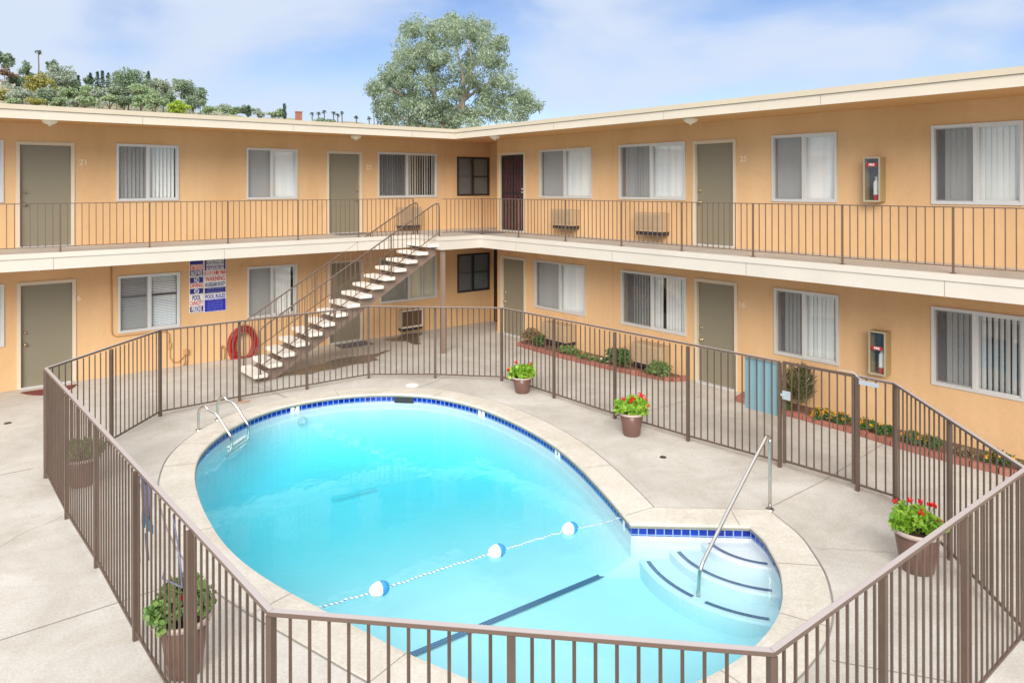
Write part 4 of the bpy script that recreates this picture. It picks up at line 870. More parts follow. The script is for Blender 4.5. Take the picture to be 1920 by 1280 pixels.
# ------------------------------------------------------------------ lamps, air conditioners, cabinets, signs, hose, conduits, mats
lp = None
for x, y, z, lb in ((1.84,16.04,5.233,'cream dome lamp under the roof above the upper left door'),(8.30,16.47,5.233,'cream dome lamp under the roof above the stair side door'),(11.04,14.42,5.233,'cream dome lamp under the roof at the inner corner'),(11.22,8.62,5.233,'cream dome lamp under the roof above the right wing door'),(1.68,16.2,2.533,'cream dome lamp under the walkway above the ground floor left door'),(11.2,8.75,2.533,'cream dome lamp under the walkway above the door numbered 16')):
    if lp is None:
        lp = empty('ceiling_lamp'); b = MB(); b.lathe([(.001, 0), (.15, 0), (.15, -.02), (.13, -.024)], n=28); b.build('lamp_base', M['fascia'], lp, smooth=False)
        b = MB(); b.lathe([(.135, -.022), (.128, -.05), (.10, -.078), (.055, -.098), (.03, -.105), (.018, -.125), (.001, -.13)], n=28); b.build('lamp_shade', M['lamp'], lp, smooth=True); o = lp
    else: o = copy_tree(lp)
    o.location = (x, y, z); tag(o, lb, 'lamp', 'dome lamps under roof and walkway')
def air_con(side, a, c, z0, z1, dp, label, framed=False):
    dr = 1 if c > a else -1; W = abs(c-a); U = lambda t: a+dr*t; org = PT(side, (a+c)/2, 0, z0); root = empty('air_conditioner', org, 0, label, 'air conditioner', 'air conditioners set in the walls')
    b = MB(); wbox(b, side, U(0), U(W), .001, dp, z0, z1); rel(b, org).build('casing', M['ac'], root, bevel=.006)
    b = MB(); n = 9
    wbox(b, side, U(.04), U(W-.04), dp+.0005, dp+.004, z0+.05, z1-.04); rel(b, org).build('grille_back', M['acdark'] if framed else M['ac'], root)
    b = MB()
    for k in range(n): z = z0+.06+(z1-z0-.12)*k/(n-1); wbox(b, side, U(.045), U(W-.045), dp+.004, dp+.012, z, z+.010 if framed else z+.018)
    rel(b, org).build('grille', M['acdark'] if framed else M['ac'], root)
    b = MB()
    if framed:
        for t0, t1, y0_, y1_ in ((0,W,z0,z0+.035),(0,W,z1-.03,z1),(0,.035,z0+.035,z1-.03),(W-.035,W,z0+.035,z1-.03)): wbox(b, side, U(t0), U(t1), dp+.001, dp+.02, y0_, y1_)
        rel(b, org).build('front_frame', M['fascia'], root)
    b = MB(); wbox(b, side, U(.04), U(W-.02), .001, dp-.02, z0-.075, z0-.002); rel(b, org).build('underside_shade', M['black'], root)  # black block added in place of the shade beneath the casing
air_con('L', 9.87, 10.54, 2.93, 3.42, .22, 'beige air conditioner in the upper left wall behind the stair rail')
air_con('L', 9.92, 10.60, .18, .66, .20, 'air conditioner with dark framed grille low in the wall by the stairs', True)
air_con('R', 13.40, 12.66, 3.02, 3.41, .26, 'beige air conditioner in the upper right wall nearest the security door')
air_con('R', 10.71, 9.95, 3.00, 3.40, .26, 'beige air conditioner in the upper right wall nearest the olive door')
air_con('R', 13.68, 12.80, .23, .63, .33, 'beige air conditioner low in the right wall over the dry plant')
air_con('R', 10.72, 9.93, .20, .61, .34, 'beige air conditioner low in the right wall between two bushes')

def cabinet(y0, y1, z0, z1, where, upper):
    root = empty('extinguisher_cabinet', (XR, (y0+y1)/2, z0), 0, 'wall cabinet with clear front '+where, 'cabinet', 'fire extinguisher cabinets'); org = Vector((XR, (y0+y1)/2, z0)); x1 = XR-.001; x0 = XR-.20; t = .012
    b = MB(); b.box((x0, y0, z0), (x1, y0+t, z1)); b.box((x0, y1-t, z0), (x1, y1, z1)); b.box((x0, y0+t, z0), (x1, y1-t, z0+t)); b.box((x0, y0+t, z1-t), (x1, y1-t, z1)); rel(b, org).build('casing', M['cabinet'], root)
    b = MB(); b.box((x1-.02, y0+t, z0+t), (x1-.005, y1-t, z1-t)); rel(b, org).build('back_panel', M['cabin'], root)
    b = MB(); f = .022
    for a, c, d_, e in ((y0-.004, y1+.004, z0-.004, z0+f), (y0-.004, y1+.004, z1-f, z1+.004), (y0-.004, y0+f, z0+f, z1-f), (y1-f, y1+.004, z0+f, z1-f)): b.box((x0-.012, a, d_), (x0-.001, c, e))
    rel(b, org).build('door_frame', M['cabframe'], root)
    b = MB(); b.add([(x0-.005, y0+f, z0+f), (x0-.005, y1-f, z0+f), (x0-.005, y1-f, z1-f), (x0-.005, y0+f, z1-f)], [(0,1,2,3)]); rel(b, org).build('pane', M['glass'], root)
    zl = z1-(.12 if upper else .27)
    b = MB(); b.box((x0-.009, y0+.05, zl-.03), (x0-.0065, y1-.045, zl+.03)); rel(b, org).build('red_label', M['red'], root)
    tx = text_mesh('FIRE', .05, M['white'], 'lettering', root, .002, extrude=.0005); tx.rotation_euler = (R(90), 0, R(-90)); tx.location = (x0-.0105-org.x, 0, zl-org.z)
    # the extinguisher inside
    r2 = empty('fire_extinguisher', (XR-.10, (y0+y1)/2-.03, z0+t), 0, 'small white and red fire extinguisher '+('in the upstairs wall cabinet' if upper else 'in the downstairs wall cabinet'), 'fire extinguisher', 'fire extinguishers')
    b = MB(); b.lathe([(.001, .0), (.045, .0), (.048, .01), (.048, .10)], n=16); b.build('red_base', M['red'], r2, smooth=True)
    b = MB(); b.lathe([(.048, .1005), (.048, .29), (.04, .32), (.018, .34), (.016, .36)], n=16); b.build('cylinder', M['white'], r2, smooth=True)
    b = MB(); b.box((-.02, -.02, .36), (.02, .02, .385)); b.bar((0, .02, .385), (0, -.08, .43), .014, .008); b.bar((0, .02, .37), (0, -.08, .375), .014, .008); b.build('handle', M['steel'], r2)
    b = MB(); b.tube([(0, .02, .36), (0, .06, .34), (0, .075, .25), (0, .07, .10)], .008, 6); b.build('discharge_hose', M['black'], r2, smooth=True)
cabinet(5.51, 5.775, 3.70, 4.42, 'on the upper right wall', True)
cabinet(5.43, 5.695, .90, 1.60, 'on the ground floor right wall', False)

def sign(x0, x1, z0, z1, rows, label):
    org = Vector(((x0+x1)/2, YL, (z0+z1)/2)); root = empty('pool_sign', org, 0, label, 'sign', 'pool notices on the left wall'); W = x1-x0; H_ = z1-z0
    b = MB(); b.box((-W/2, -.012, -H_/2), (W/2, -.002, H_/2)); b.build('board', M['white'], root, bevel=.004)
    for (t0, t1, colr, txt, tc_, fit) in rows:       # t: fraction from the top
        za = H_/2-H_*t1; zb = H_/2-H_*t0
        if colr: b = MB(); b.box((-W/2+.012, -.0145, za+.004), (W/2-.012, -.0125, zb-.004)); b.build('colour_band', M[colr], root)
        if txt:
            for j, line in enumerate(txt.split('\n')):
                nl = len(txt.split('\n')); hh = (zb-za)/nl
                big_ = hh > .075; t = text_mesh(line, hh*(1.15 if big_ else .62), M[tc_ if (big_ or tc_ != 'white') else 'signpale'], 'lettering', root, .003 if big_ else 0, fit=W*(fit if big_ else fit*.85), extrude=.0006); t.rotation_euler = (R(90), 0, 0); t.location = (0, -.0165, zb-hh*(j+.5))
sign(4.630, 4.935, 1.957, 2.40, [(0,.40,'signblue',None,None,0),(.40,.66,'signred','ATTENTION',"white",.82),(.66,.98,'signblue','SHALLOW WATER','white',.8)], 'narrow blue and red notice, topmost of the left column of pool signs')
sign(4.630, 4.935, 1.560, 1.953, [(.02,.36,'signblue','NO','white',.35),(.36,.64,None,'DIVING','signred',.88),(.66,.98,'signblue',None,None,0)], 'blue and white NO DIVING sign in the left column of pool signs')
sign(4.630, 4.935, 1.148, 1.556, [(.02,.34,None,'POOL',"signblue",.6),(.34,.62,None,'CAPACITY','signred',.9),(.64,.97,'signblue','PERSONS','white',.7)], 'white CAPACITY sign, lowest of the left column of pool signs')
sign(4.945, 5.43, 1.960, 2.40, [(0,.74,'signblue','NOTICE\nTHIS POOL IS FOR RESIDENTS\nSHOWER BEFORE ENTERING\nNO GLASS IN POOL AREA','white',.8),(.76,.98,'signred','EMERGENCY   DIAL 911','white',.88)], 'dark blue notice with red foot, topmost of the right column of pool signs')
sign(4.945, 5.43, 1.545, 1.956, [(.02,.34,None,'WARNING','signred',.9),(.36,.64,None,'NO LIFEGUARD ON DUTY','signblue',.92),(.66,.98,'signblue','CHILDREN UNDER 14 SHOULD NOT USE\nPOOL WITHOUT AN ADULT','white',.86)], 'WARNING sign with red heading in the right column of pool signs')
sign(4.945, 5.43, 1.130, 1.541, [(.02,.28,None,'POOL RULES','signroyal',.9),(.30,.98,'signroyal','NO DIVING  NO RUNNING\nNO GLASS OR FOOD\nNO PETS ALLOWED\nPOOL CLOSES AT 10 PM\nSWIM AT YOUR OWN RISK','white',.82)], 'royal blue POOL RULES sign, lowest of the right column of pool signs')
# no-diving emblem
b = MB(); b.tube([(.045*math.cos(k*math.pi/10), 0, .045*math.sin(k*math.pi/10)) for k in range(20)], .010, 6, closed=True); b.bar((-.035,0,.035),(.035,0,-.035),.012,.006,(0,1,0))
o = b.build('emblem', M['white'], [c for c in bpy.data.objects if 'NO DIVING' in str(c.get('label', ''))][0]); o.location = (0, -.016, -.125)

# red hose coil on a hook
b = MB(); hx, hz = 5.785, .315; rs = random.Random(3)
for k in range(15):
    qq = rs.uniform(-1, 1); rx, rz, ph = .255+.06*qq, .37+.07*qq, rs.uniform(0, 6.28); dx, dz, oy = rs.uniform(-.03, .03), rs.uniform(-.03, .03), .03+rs.uniform(0, .11)
    b.tube([(hx+dx+rx*math.cos(t*math.pi/16), YL-oy-.02*math.sin(t*math.pi/8+ph), hz+dz+rz*math.sin(t*math.pi/16)) for t in range(32)], .012, 6, closed=True)
b.tube([(hx+.2, YL-.1, hz-.25), (hx+.15, YL-.14, .03), (hx-.1, YL-.16, .016), (hx-.3, YL-.12, .016)], .013, 6)
tag(b.build('garden_hose', M['hose'], smooth=True), 'coiled red garden hose hanging on the wall left of the stairs', 'hose')
b = MB(); b.tube([(hx, YL, hz+.33), (hx, YL-.16, hz+.31), (hx, YL-.18, hz+.37)], .012, 6); tag(b.build('hose_hook', M['bronze'], smooth=True), 'small dark hook holding the red garden hose', 'hook')
# conduit and pipes on the left wall
yc = YL-.018
con = empty('wall_conduit', (3.9, YL, .6), 0, 'painted conduit running down and along the wall under the blinds window', 'conduit'); CO = Vector((3.9, YL, .6))
b = MB(); b.tube([(3.075,yc,2.53),(3.075,yc,.95),(3.09,yc,.87),(3.16,yc,.82),(3.9,yc,.82),(4.15,yc,.80),(4.205,yc,.74),(4.21,yc,.55)], .012, 6); rel(b, CO).build('pipe', M['conduit'], con, smooth=True)
for bx_ in (((4.18,YL-.04,.42),(4.24,YL-.001,.55)), ((4.50,YL-.06,.24),(4.60,YL-.001,.36))): b = MB(); b.box(*bx_); rel(b, CO).build('junction_box', M['conduit'], con, bevel=.004)
b = MB(); b.tube([(4.21,yc,.42),(4.22,yc,.22),(4.29,yc,.11),(4.40,yc,.10),(4.50,yc,.2),(4.53,yc,.26)], .011, 6); b.tube([(4.57,yc,.24),(4.56,yc-.02,.1),(4.57,yc,0.002)], .011, 6); b.tube([(4.53,yc,.24),(4.52,yc-.02,.1),(4.50,yc,0.002)], .009, 6); rel(b, CO).build('pipe', M['conduit'], con, smooth=True)
b = MB(); b.tube([(5.31,yc,.0),(5.31,yc,.30),(5.33,yc-.03,.34),(5.38,yc-.03,.30),(5.38,yc-.02,.02)], .012, 6); b.tube([(5.31,yc-.02,.33),(5.31,yc-.07,.33)], .02, 8)
tag(b.build('wall_tap', M['conduit'], smooth=True), 'painted standpipe tap on the wall left of the red hose', 'tap')
def mat_obj(pts, z, m, label):
    b = MB(); slabpoly(b, pts, z+.002, z+.016); tag(b.build('doormat', m, bevel=.003), label, 'doormat')
mat_obj([(1.45+.95*k/10, 16.98-.52*math.sin(math.pi*k/10)**.7) for k in range(11)], 0, M['mat_red'], 'red brown half round doormat at the ground floor left door')
mat_obj([(10.98,15.72),(11.75,15.60),(11.62,14.75),(10.95,14.85)], DK, M['mat_grey'], 'grey doormat on the walkway before the security door')
mat_obj([(8.0,17.1),(8.8,17.1),(8.8,16.68),(8.0,16.68)], DK, M['mat_grey'], 'grey doormat on the walkway at the door behind the stair top')
mat_obj([(8.0,17.1),(8.85,17.1),(8.85,16.6),(8.0,16.6)], 0, M['mat_grey'], 'grey doormat at the ground floor door under the stairs')

# ------------------------------------------------------------------ flower beds
def bed(name, path, label):
    P = [Vector(p) for p in path]; org = P[0].to_3d(); root = empty(name, org, 0, label, 'flower bed'); b = MB()
    for i in range(len(P)-1):
        d = (P[i+1]-P[i]); n = max(1, round(d.length/.20)); e = d.normalized(); nn = Vector((-e.y, e.x))
        for k in range(n):
            a = P[i]+d*((k+.04)/n); c = P[i]+d*((k+.96)/n); tz = random.uniform(.075, .10); w2 = .05
            a = a+nn*random.uniform(-.008, .008)
            b.bar((a.x, a.y, tz/2), (c.x, c.y, tz/2+random.uniform(-.004, .004)), 2*w2, tz)
    rel(b, org).build('brick_edging', M['brick'], root, bevel=.006)
    b = MB(); pts = [(p.x+.02, p.y) for p in P]+[(XR-.002, P[-1].y), (XR-.002, P[0].y)]; slabpoly(b, pts, .001, .045); rel(b, org).build('soil', M['bedsoil'], root)
    return root
bed('flower_bed', [(12.0,14.25),(11.55,14.15),(11.50,13.3),(11.49,12.6),(11.55,11.6),(11.58,10.9),(11.70,10.1),(11.84,9.58),(12.15,9.46)], 'brick edged bed along the right wall between the corner door and door 16')
bed('flower_bed', [(12.1,8.02),(11.70,7.95),(11.63,7.3),(11.62,6.6),(11.60,5.7),(11.48,4.9),(11.48,4.2),(11.55,3.5),(11.6,2.4)], 'brick edged bed along the right wall behind the pool gate')
def shrub(name, x, y, r, h, m, n, size, label, cat='plant', group=None, flowers=None, fn=0, stems=6, z0=.04, aspect=.45, up=0., fs=.045, upright=0.):
    root = empty(name, (x, y, z0), 0, label, cat, group); b = MB()
    for k in range(stems):
        a = rng.uniform(0, 6.28); q = r*.55*rng.uniform(.2, 1); b.tube([(0, 0, 0), (q*.4*math.cos(a), q*.4*math.sin(a), h*.4), (q*math.cos(a), q*math.sin(a), h*.78)], [.006, .004, .002], 5)
    b.build('stem', M['darkbark'], root)
    pts = []
    ncl = 9+int(n/90)
    for k in range(ncl):
        a = rng.uniform(0, 6.28); q = r*math.sqrt(rng.uniform(0, 1))*.75; zc = h*(.35+.5*rng.uniform(0, 1)*(1-.5*(q/r)**2)); pts.append(blob((q*math.cos(a), q*math.sin(a), zc), (r*.32, r*.32, h*.2), n//ncl, .3))
    leaves('foliage', np.concatenate(pts), size, m, root, aspect=aspect, up=up, droop=-upright)
    if flowers:
        fp = []
        for k in range(fn):
            a = rng.uniform(0, 6.28); q = r*math.sqrt(rng.uniform(0, 1))*.9; c = (q*math.cos(a), q*math.sin(a), h*(.72+.28*rng.uniform(0, 1)-.25*(q/r)**2)); fp.append(blob(c, fs*.55, 14, .2))
        leaves('blossom', np.concatenate(fp), fs*.8, flowers, root, aspect=.9)
    return root
shrub('dry_shrub', 11.80, 13.98, .24, .42, M['dry'], 1000, .06, 'dry brownish shrub at the corner end of the first bed')
shrub('leafy_shrub', 11.74, 13.58, .15, .30, M['shrub'], 600, .06, 'small dark green shrub next to the dry shrub')
shrub('leafy_shrub', 11.74, 12.52, .26, .18, M['herb'], 1000, .06, 'low bright green shrub beside the first air conditioner')
shrub('pansy', 11.70, 12.0, .16, .12, M['herb'], 380, .045, 'small yellow flowering plant in the first bed beside the low green shrub', flowers=M['yellowpetal'], fn=3, fs=.035)
shrub('pansy', 11.70, 11.66, .16, .12, M['herb'], 360, .045, 'small yellow flowering plant in the first bed, middle of the low row', flowers=M['yellowpetal'], fn=4, fs=.035)
shrub('pansy', 11.70, 11.36, .16, .15, M['shrub'], 400, .045, 'small plant with white flowers beside the tall dark bush', flowers=M['whitepetal'], fn=5, fs=.035)
shrub('leafy_bush', 11.72, 10.93, .25, .46, M['shrub'], 2000, .07, 'tall dark green bush left of the lower right air conditioner', 'bush')
shrub('leafy_bush', 11.78, 9.88, .25, .34, M['herb'], 1500, .065, 'round green bush at the near end of the first bed', 'bush')
shrub('ground_cover_plant', 11.80, 7.45, .22, .13, M['shrub'], 600, .05, 'low green plant under the blue board')
shrub('ground_cover_plant', 11.80, 7.10, .18, .12, M['shrub'], 420, .05, 'low green plant left of the tall needle bush')
shrub('needle_bush', 11.80, 6.80, .27, .84, M['olive'], 3600, .12, 'tall olive needle bush behind the pool gate', 'bush', aspect=.14, upright=.6, stems=10)
for x, y, lb, r_, fn in ((11.72,6.34,'yellow marigolds just right of the needle bush',.20,13),(11.72,6.04,'yellow marigolds beside the gate hinge post',.17,10),(11.72,5.58,'yellow flowering plant behind the gate closer',.19,8),(11.70,5.30,'dark leafed yellow flowers right of the gate closer',.14,3),(11.70,4.86,'yellow flowering plant in the middle of the near bed',.19,8),(11.70,4.60,'yellow flowering plant next to the bare patch of the near bed',.15,5),(11.74,3.74,'yellow flowering plant at the near end of the bed by the fence corner',.24,6)):
    shrub('marigold', x, y, r_, .19, M['shrub'], 650, .05, lb, 'flower', 'yellow flowers in the bed behind the gate', flowers=M['yellowpetal'], fn=fn, fs=.042)
shrub('dry_shrub', 11.8, 4.2, .16, .10, M['dry'], 260, .05, 'withered low plant in the bare patch of the near bed')

# ------------------------------------------------------------------ potted plants
def pot(x, y, r, h, label):
    root = empty('flower_pot', (x, y, 0), 0, label, 'flower pot', 'brown clay pots inside the pool fence')
    b = MB(); b.lathe([(.001, .002), (r*.62, .002), (r*.66, .015), (r*.90, h*.88), (r*.86, h*.90), (r*.80, h*.86)], n=32); b.build('pot_body', M['pot'], root, smooth=True)
    b = MB(); b.lathe([(r*.885, h*.885), (r, h*.90), (r*1.02, h*.95), (r, h), (r*.93, h), (r*.86, h*.93), (r*.84, h*.86)], n=32); b.build('pot_rim', M['potrim'], root, smooth=True)
    b = MB(); b.lathe([(.001, h*.87), (r*.845, h*.87)], n=24); b.build('potting_soil', M['soil'], root)
pot(8.99, 10.90, .205, .31, 'brown clay pot at the back, by the fence corner post'); pot(8.80, 7.93, .205, .37, 'brown clay pot halfway along the right hand fence')
pot(7.99, 3.29, .24, .43, 'large brown clay pot at the near right fence'); pot(1.66, 6.36, .205, .46, 'brown clay pot behind the near left pickets'); pot(1.64, 11.22, .215, .38, 'brown clay pot in the far left corner of the fence')
def geranium(x, y, z, r, h, n, m, label, heads, lean=(0, 0), size=.07, cat='plant', petals='redpetal', hs=.045):
    root = empty('geranium' if heads else 'leafy_plant', (x, y, z), 0, label, cat); b = MB()
    for k in range(9):
        a = rng.uniform(0, 6.28); q = r*.6; b.tube([(0, 0, -.04), (q*.4*math.cos(a), q*.4*math.sin(a), h*.4), (q*math.cos(a), q*math.sin(a), h*.7)], [.006, .005, .003], 5)
    for hx_, hy_, hz_ in heads: b.tube([(hx_*.3, hy_*.3, h*.3), (hx_*.8, hy_*.8, hz_*.7), (hx_, hy_, hz_)], .003, 5)
    b.build('stem', M['herb'], root); pts = []
    for k in range(16): a = rng.uniform(0, 6.28); q = r*math.sqrt(rng.uniform(0, 1))*.78; pts.append(blob((q*math.cos(a)+lean[0], q*math.sin(a)+lean[1], h*(.25+.5*rng.uniform(0, 1)*(1-.4*(q/r)**2))), (r*.3, r*.3, h*.2), n//16, .3))
    leaves('foliage', np.concatenate(pts), size, m, root, aspect=.9, up=1.2)
    for hd_ in heads: leaves('flower_head', blob(hd_, (hs*.7, hs*.7, hs*.5), 34, .4), .024, M[petals], root, aspect=.9)
rt = Vector((SN, -CS)); fw = Vector((CS, SN))
def hd(a, b_, z): v = rt*a+fw*b_; return (v.x, v.y, z)
geranium(8.99, 10.90, .28, .25, .27, 900, M['geranium'], 'lime green geranium with three red heads in the pot at the back corner', [hd(-.12, 0, .30), hd(-.27, -.05, .17), hd(.17, .05, .26)])
geranium(8.80, 7.93, .33, .27, .26, 1000, M['geranium'], 'geranium with many red heads in the pot along the right hand fence', [hd(-.13,0,.24), hd(-.02,-.05,.22), hd(.03,0,.25), hd(.02,-.14,.14), hd(.07,-.12,.16), hd(.14,.02,.30), hd(.18,.0,.28), hd(.21,-.03,.23), hd(.24,-.1,.16)], hs=.05)
geranium(7.99, 3.29, .38, .27, .26, 1500, M['geranium'], 'leafy geranium with thin red heads in the large near right pot', [hd(-.20,.05,.30), hd(-.04,.05,.31), hd(.02,-.05,.22), hd(.06,.05,.30), hd(.14,.02,.28), hd(.18,.0,.28), hd(.20,-.06,.14)], size=.055, hs=.03)
geranium(1.66, 6.36, .42, .27, .42, 1700, M['herb'], 'tall green leafy plant in the pot behind the near left pickets', [hd(.03,-.12,.25)], size=.05, hs=.02)
geranium(1.64, 11.22, .34, .30, .30, 1400, M['herb'], 'straggly grey green plant in the pot in the far left corner', [], size=.05)

# bundle of cords on the fence, left side
bun = empty('cord_bundle', (1.44, 7.0, 1.4), 0, 'bundle of blue grey cords hanging inside the left pickets', 'cord'); BN = Vector((1.44, 7.0, 1.4)); b = MB(); rs = random.Random(5)
for k in range(30):
    y0_ = 7.04-rs.uniform(0, .2); x_ = 1.475+rs.uniform(0, .03); zb = rs.uniform(1.0, 1.15)
    b.tube([(x_, y0_, 1.44), (x_+.015, y0_+rs.uniform(-.03, .05), 1.33), (x_+.01, y0_+rs.uniform(-.04, .06), zb)], [.008, .013, .008], 6)
rel(b, BN).build('cords', M['bundle'], bun, smooth=True)
b = MB(); b.tube([(1.48,7.05,1.40),(1.49,7.17,1.20),(1.48,7.19,1.0),(1.48,7.12,.82),(1.48,7.08,.66)], .007, 6); rel(b, BN).build('white_cord', M['whitecord'], bun, smooth=True)
b = MB(); b.box((1.475,6.62,1.08),(1.485,6.82,1.15)); b.box((1.475,6.90,1.03),(1.485,7.0,1.12)); rel(b, BN).build('tape_piece', M['tape'], bun)
b = MB(); b.tube([(1.48,6.86,1.0),(1.485,6.84,.86),(1.48,6.78,.80)], .012, 6); b.tube([(1.48,5.98,1.46),(1.485,5.82,1.2),(1.48,5.72,1.02),(1.48,6.05,.92),(1.48,6.3,.84),(1.48,6.22,.98)], .006, 6); rel(b, BN).build('loose_cord', M['bundle'], bun, smooth=True)

# ------------------------------------------------------------------ eucalyptus behind the building
ED = 35.0
ex = at(838, 240, ED); euc = empty('eucalyptus_tree', (ex.x, ex.y, -.5), 0, 'tall grey green eucalyptus rising behind the inner corner of the building', 'tree'); EO = Vector((ex.x, ex.y, -.5))
def E(px, py, dd=0): return at(px, py, ED+dd)-EO
b = MB(); base = E(838, 520); base.z = 0
def limb(pts, r0, r1, n=8):
    P_ = [Vector(p) for p in pts]; m = len(P_); b.tube(P_, [r0+(r1-r0)*i/(m-1) for i in range(m)], n)
limb([base, E(836,330), E(832,240), E(822,205), E(815,180), E(806,140), E(800,90)], .30, .03); limb([E(832,250), E(850,215), E(868,190), E(869,150), E(860,110), E(850,60)], .17, .03)
limb([E(836,250), E(868,215), E(868,190), E(880,165), E(884,120), E(880,75)], .16, .03); limb([E(825,215), E(805,228), E(780,205), E(755,180), E(730,165)], .10, .02); limb([E(868,215), E(905,215), E(930,195), E(960,180), E(985,190)], .09, .02)
limb([E(868,190), E(900,165), E(925,150), E(945,140)], .08, .02); limb([E(815,180), E(790,150), E(770,125)], .08, .02); limb([E(868,150), E(900,110), E(920,90)], .07, .015); limb([E(832,240), E(800,235), E(760,225), E(725,215)], .08, .02)
b.build('trunk', M['bark'], euc, smooth=True)
LOBES = [(800,55,38,24),(850,50,34,22),(893,58,30,22),(770,85,32,26),(830,85,40,26),(885,92,36,26),(922,95,22,24),(748,125,32,26),(790,125,34,28),(835,128,30,24),(920,125,26,22),(735,160,30,24),(775,165,36,26),(812,165,22,24),(716,148,16,18),(755,200,36,26),(722,195,20,18),(790,212,34,22),(740,225,34,14),(852,205,16,26),(860,165,12,20),(945,150,24,20),(925,180,30,22),(962,185,26,22),(900,205,26,20),(880,228,30,12),(985,190,20,18),(940,212,24,16),(1003,196,10,8),(800,232,24,10),(855,232,14,8),(975,215,16,12),(903,160,14,16),(935,75,12,12),(832,190,16,16),(872,135,18,20),(808,200,20,16),(905,180,16,14),(765,180,24,16),(846,175,14,18),(838,215,18,14),(815,215,16,14),(870,215,16,14),(882,145,14,16),(700,170,8,14),(868,45,20,16)]
pts = []
for px, py, rx, ry in LOBES:
    k = rx/39; nsub = max(4, int(rx*ry/60))
    for j in range(nsub):
        a = rng.uniform(0, 6.28); q = math.sqrt(rng.uniform(0, 1))*.95; c = E(px+rx*q*math.cos(a), py+ry*q*math.sin(a), rng.normal()*1.3*min(1.2, rx/26)); r_ = rng.uniform(.26, .48)
        pts.append(blob(tuple(c), (r_, r_, r_*.95), 135, .2))
leaves('crown', np.concatenate(pts), .165, M['euc'], euc, aspect=.30, droop=.55)
sap = at(712, 240, 38); sr = empty('sparse_tree', (sap.x, sap.y, 0), 0, 'thin sparse dark tree at the left foot of the eucalyptus', 'tree'); b = MB()
for k in range(5):
    q = at(700+k*7, 195+k*3, 38)-Vector((sap.x, sap.y, 0)); b.tube([(0, 0, 0), (q.x*.5, q.y*.5, q.z*.55), tuple(q)], [.08, .04, .015], 5)
b.build('trunk', M['darkbark'], sr)
leaves('crown', np.concatenate([blob(tuple(at(702+rng.uniform(0, 30), 188+rng.uniform(0, 48), 38)-Vector((sap.x, sap.y, 0))), .3, 22, .2) for k in range(22)]), .2, M['t_dark'], sr, aspect=.3)

# ------------------------------------------------------------------ hillside and its trees
HX = [-900, -300, 0, 60, 150, 200, 300, 420, 500, 620, 700, 900, 1300, 2200, 2900]; HY = [120, 135, 152, 164, 176, 188, 203, 214, 222, 229, 233, 240, 260, 280, 290]
def ridge_z(px, d=220): py = np.interp(px, HX, HY); return at(px, py, d).z
def hill_z(px, d):
    zr = ridge_z(px)
    if d <= 220: t = (d-90)/130; return zr*max(0, t)**.85
    return zr-(d-220)*.05
b = MB(); cols = list(range(-900, 2901, 25)); ds = [60, 90, 110, 130, 150, 165, 180, 190, 200, 210, 220, 232, 260, 320]
for px in cols:
    for d in ds:
        p = at(px, Y0, d); z = hill_z(px, d) if d > 60 else -1.2; b.v.append((p.x, p.y, z+(0 if d < 100 else .5*math.sin(px*.05+d*.2)+.35*math.sin(px*.13-d*.37))))
nd = len(ds)
for i in range(len(cols)-1):
    for j in range(nd-1): b.f.append((i*nd+j, (i+1)*nd+j, (i+1)*nd+j+1, i*nd+j+1))
tag(b.build('hill', M['hill'], smooth=True), 'dry brown hillside in the distance at the left', kind='structure')
bp_ = []
for k in range(420):
    px = rng.uniform(-120, 430); d = rng.uniform(150, 219); p = at(px, Y0, d); r_ = rng.uniform(.5, 1.3); bp_.append(blob((p.x, p.y, hill_z(px, d)+r_*.35), (r_*1.5, r_*1.5, r_*.7), 46, .3))
tag(leaves('hillside_brush', np.concatenate(bp_), .5, M['t_grey'], None, aspect=.6), 'low scrub covering the far hillside', 'brush', kind='stuff')
def hill_tree(px, py, rx, ry, d, m, label, name='hillside_tree', n=1500, size=None, group='trees on the far hillside', cat='tree', cl=None):
    s = d/FPX; c = at(px, py, d); gz = min(hill_z(px, d), c.z-ry*s*.5); root = empty(name, (c.x, c.y, gz), 0, label, cat, group); o = Vector((c.x, c.y, gz)); R_ = rx*s; H_ = ry*s
    b = MB(); b.tube([(0, 0, -.5), (R_*.05, 0, (c.z-gz)*.6), (0, 0, c.z-gz+H_*.3)], [max(.10, R_*.045), max(.07, R_*.03), .03], 6)
    for k in range(4): a = rng.uniform(0, 6.28); b.tube([(0, 0, (c.z-gz)*.55), (R_*.5*math.cos(a), R_*.5*math.sin(a), c.z-gz+H_*.2*rng.uniform(-1, 1.5))], [max(.07, R_*.035), .03], 5)
    b.build('trunk', M['darkbark'], root); pts = []; ncl = cl or max(14, int(rx*ry/18)); n = int(n*1.6)
    for k in range(ncl):
        v = rng.normal(size=3); v /= np.linalg.norm(v); q = rng.uniform(.1, .95); cc = np.array([v[0]*R_*q, v[1]*R_*q, c.z-gz+v[2]*H_*q]); rr_ = rng.uniform(.24, .42)
        pts.append(blob(cc, (R_*rr_, R_*rr_, H_*rr_*.9), max(12, n//ncl), .35))
    leaves('crown', np.concatenate(pts), size or .0026*d, m, root, aspect=.6)
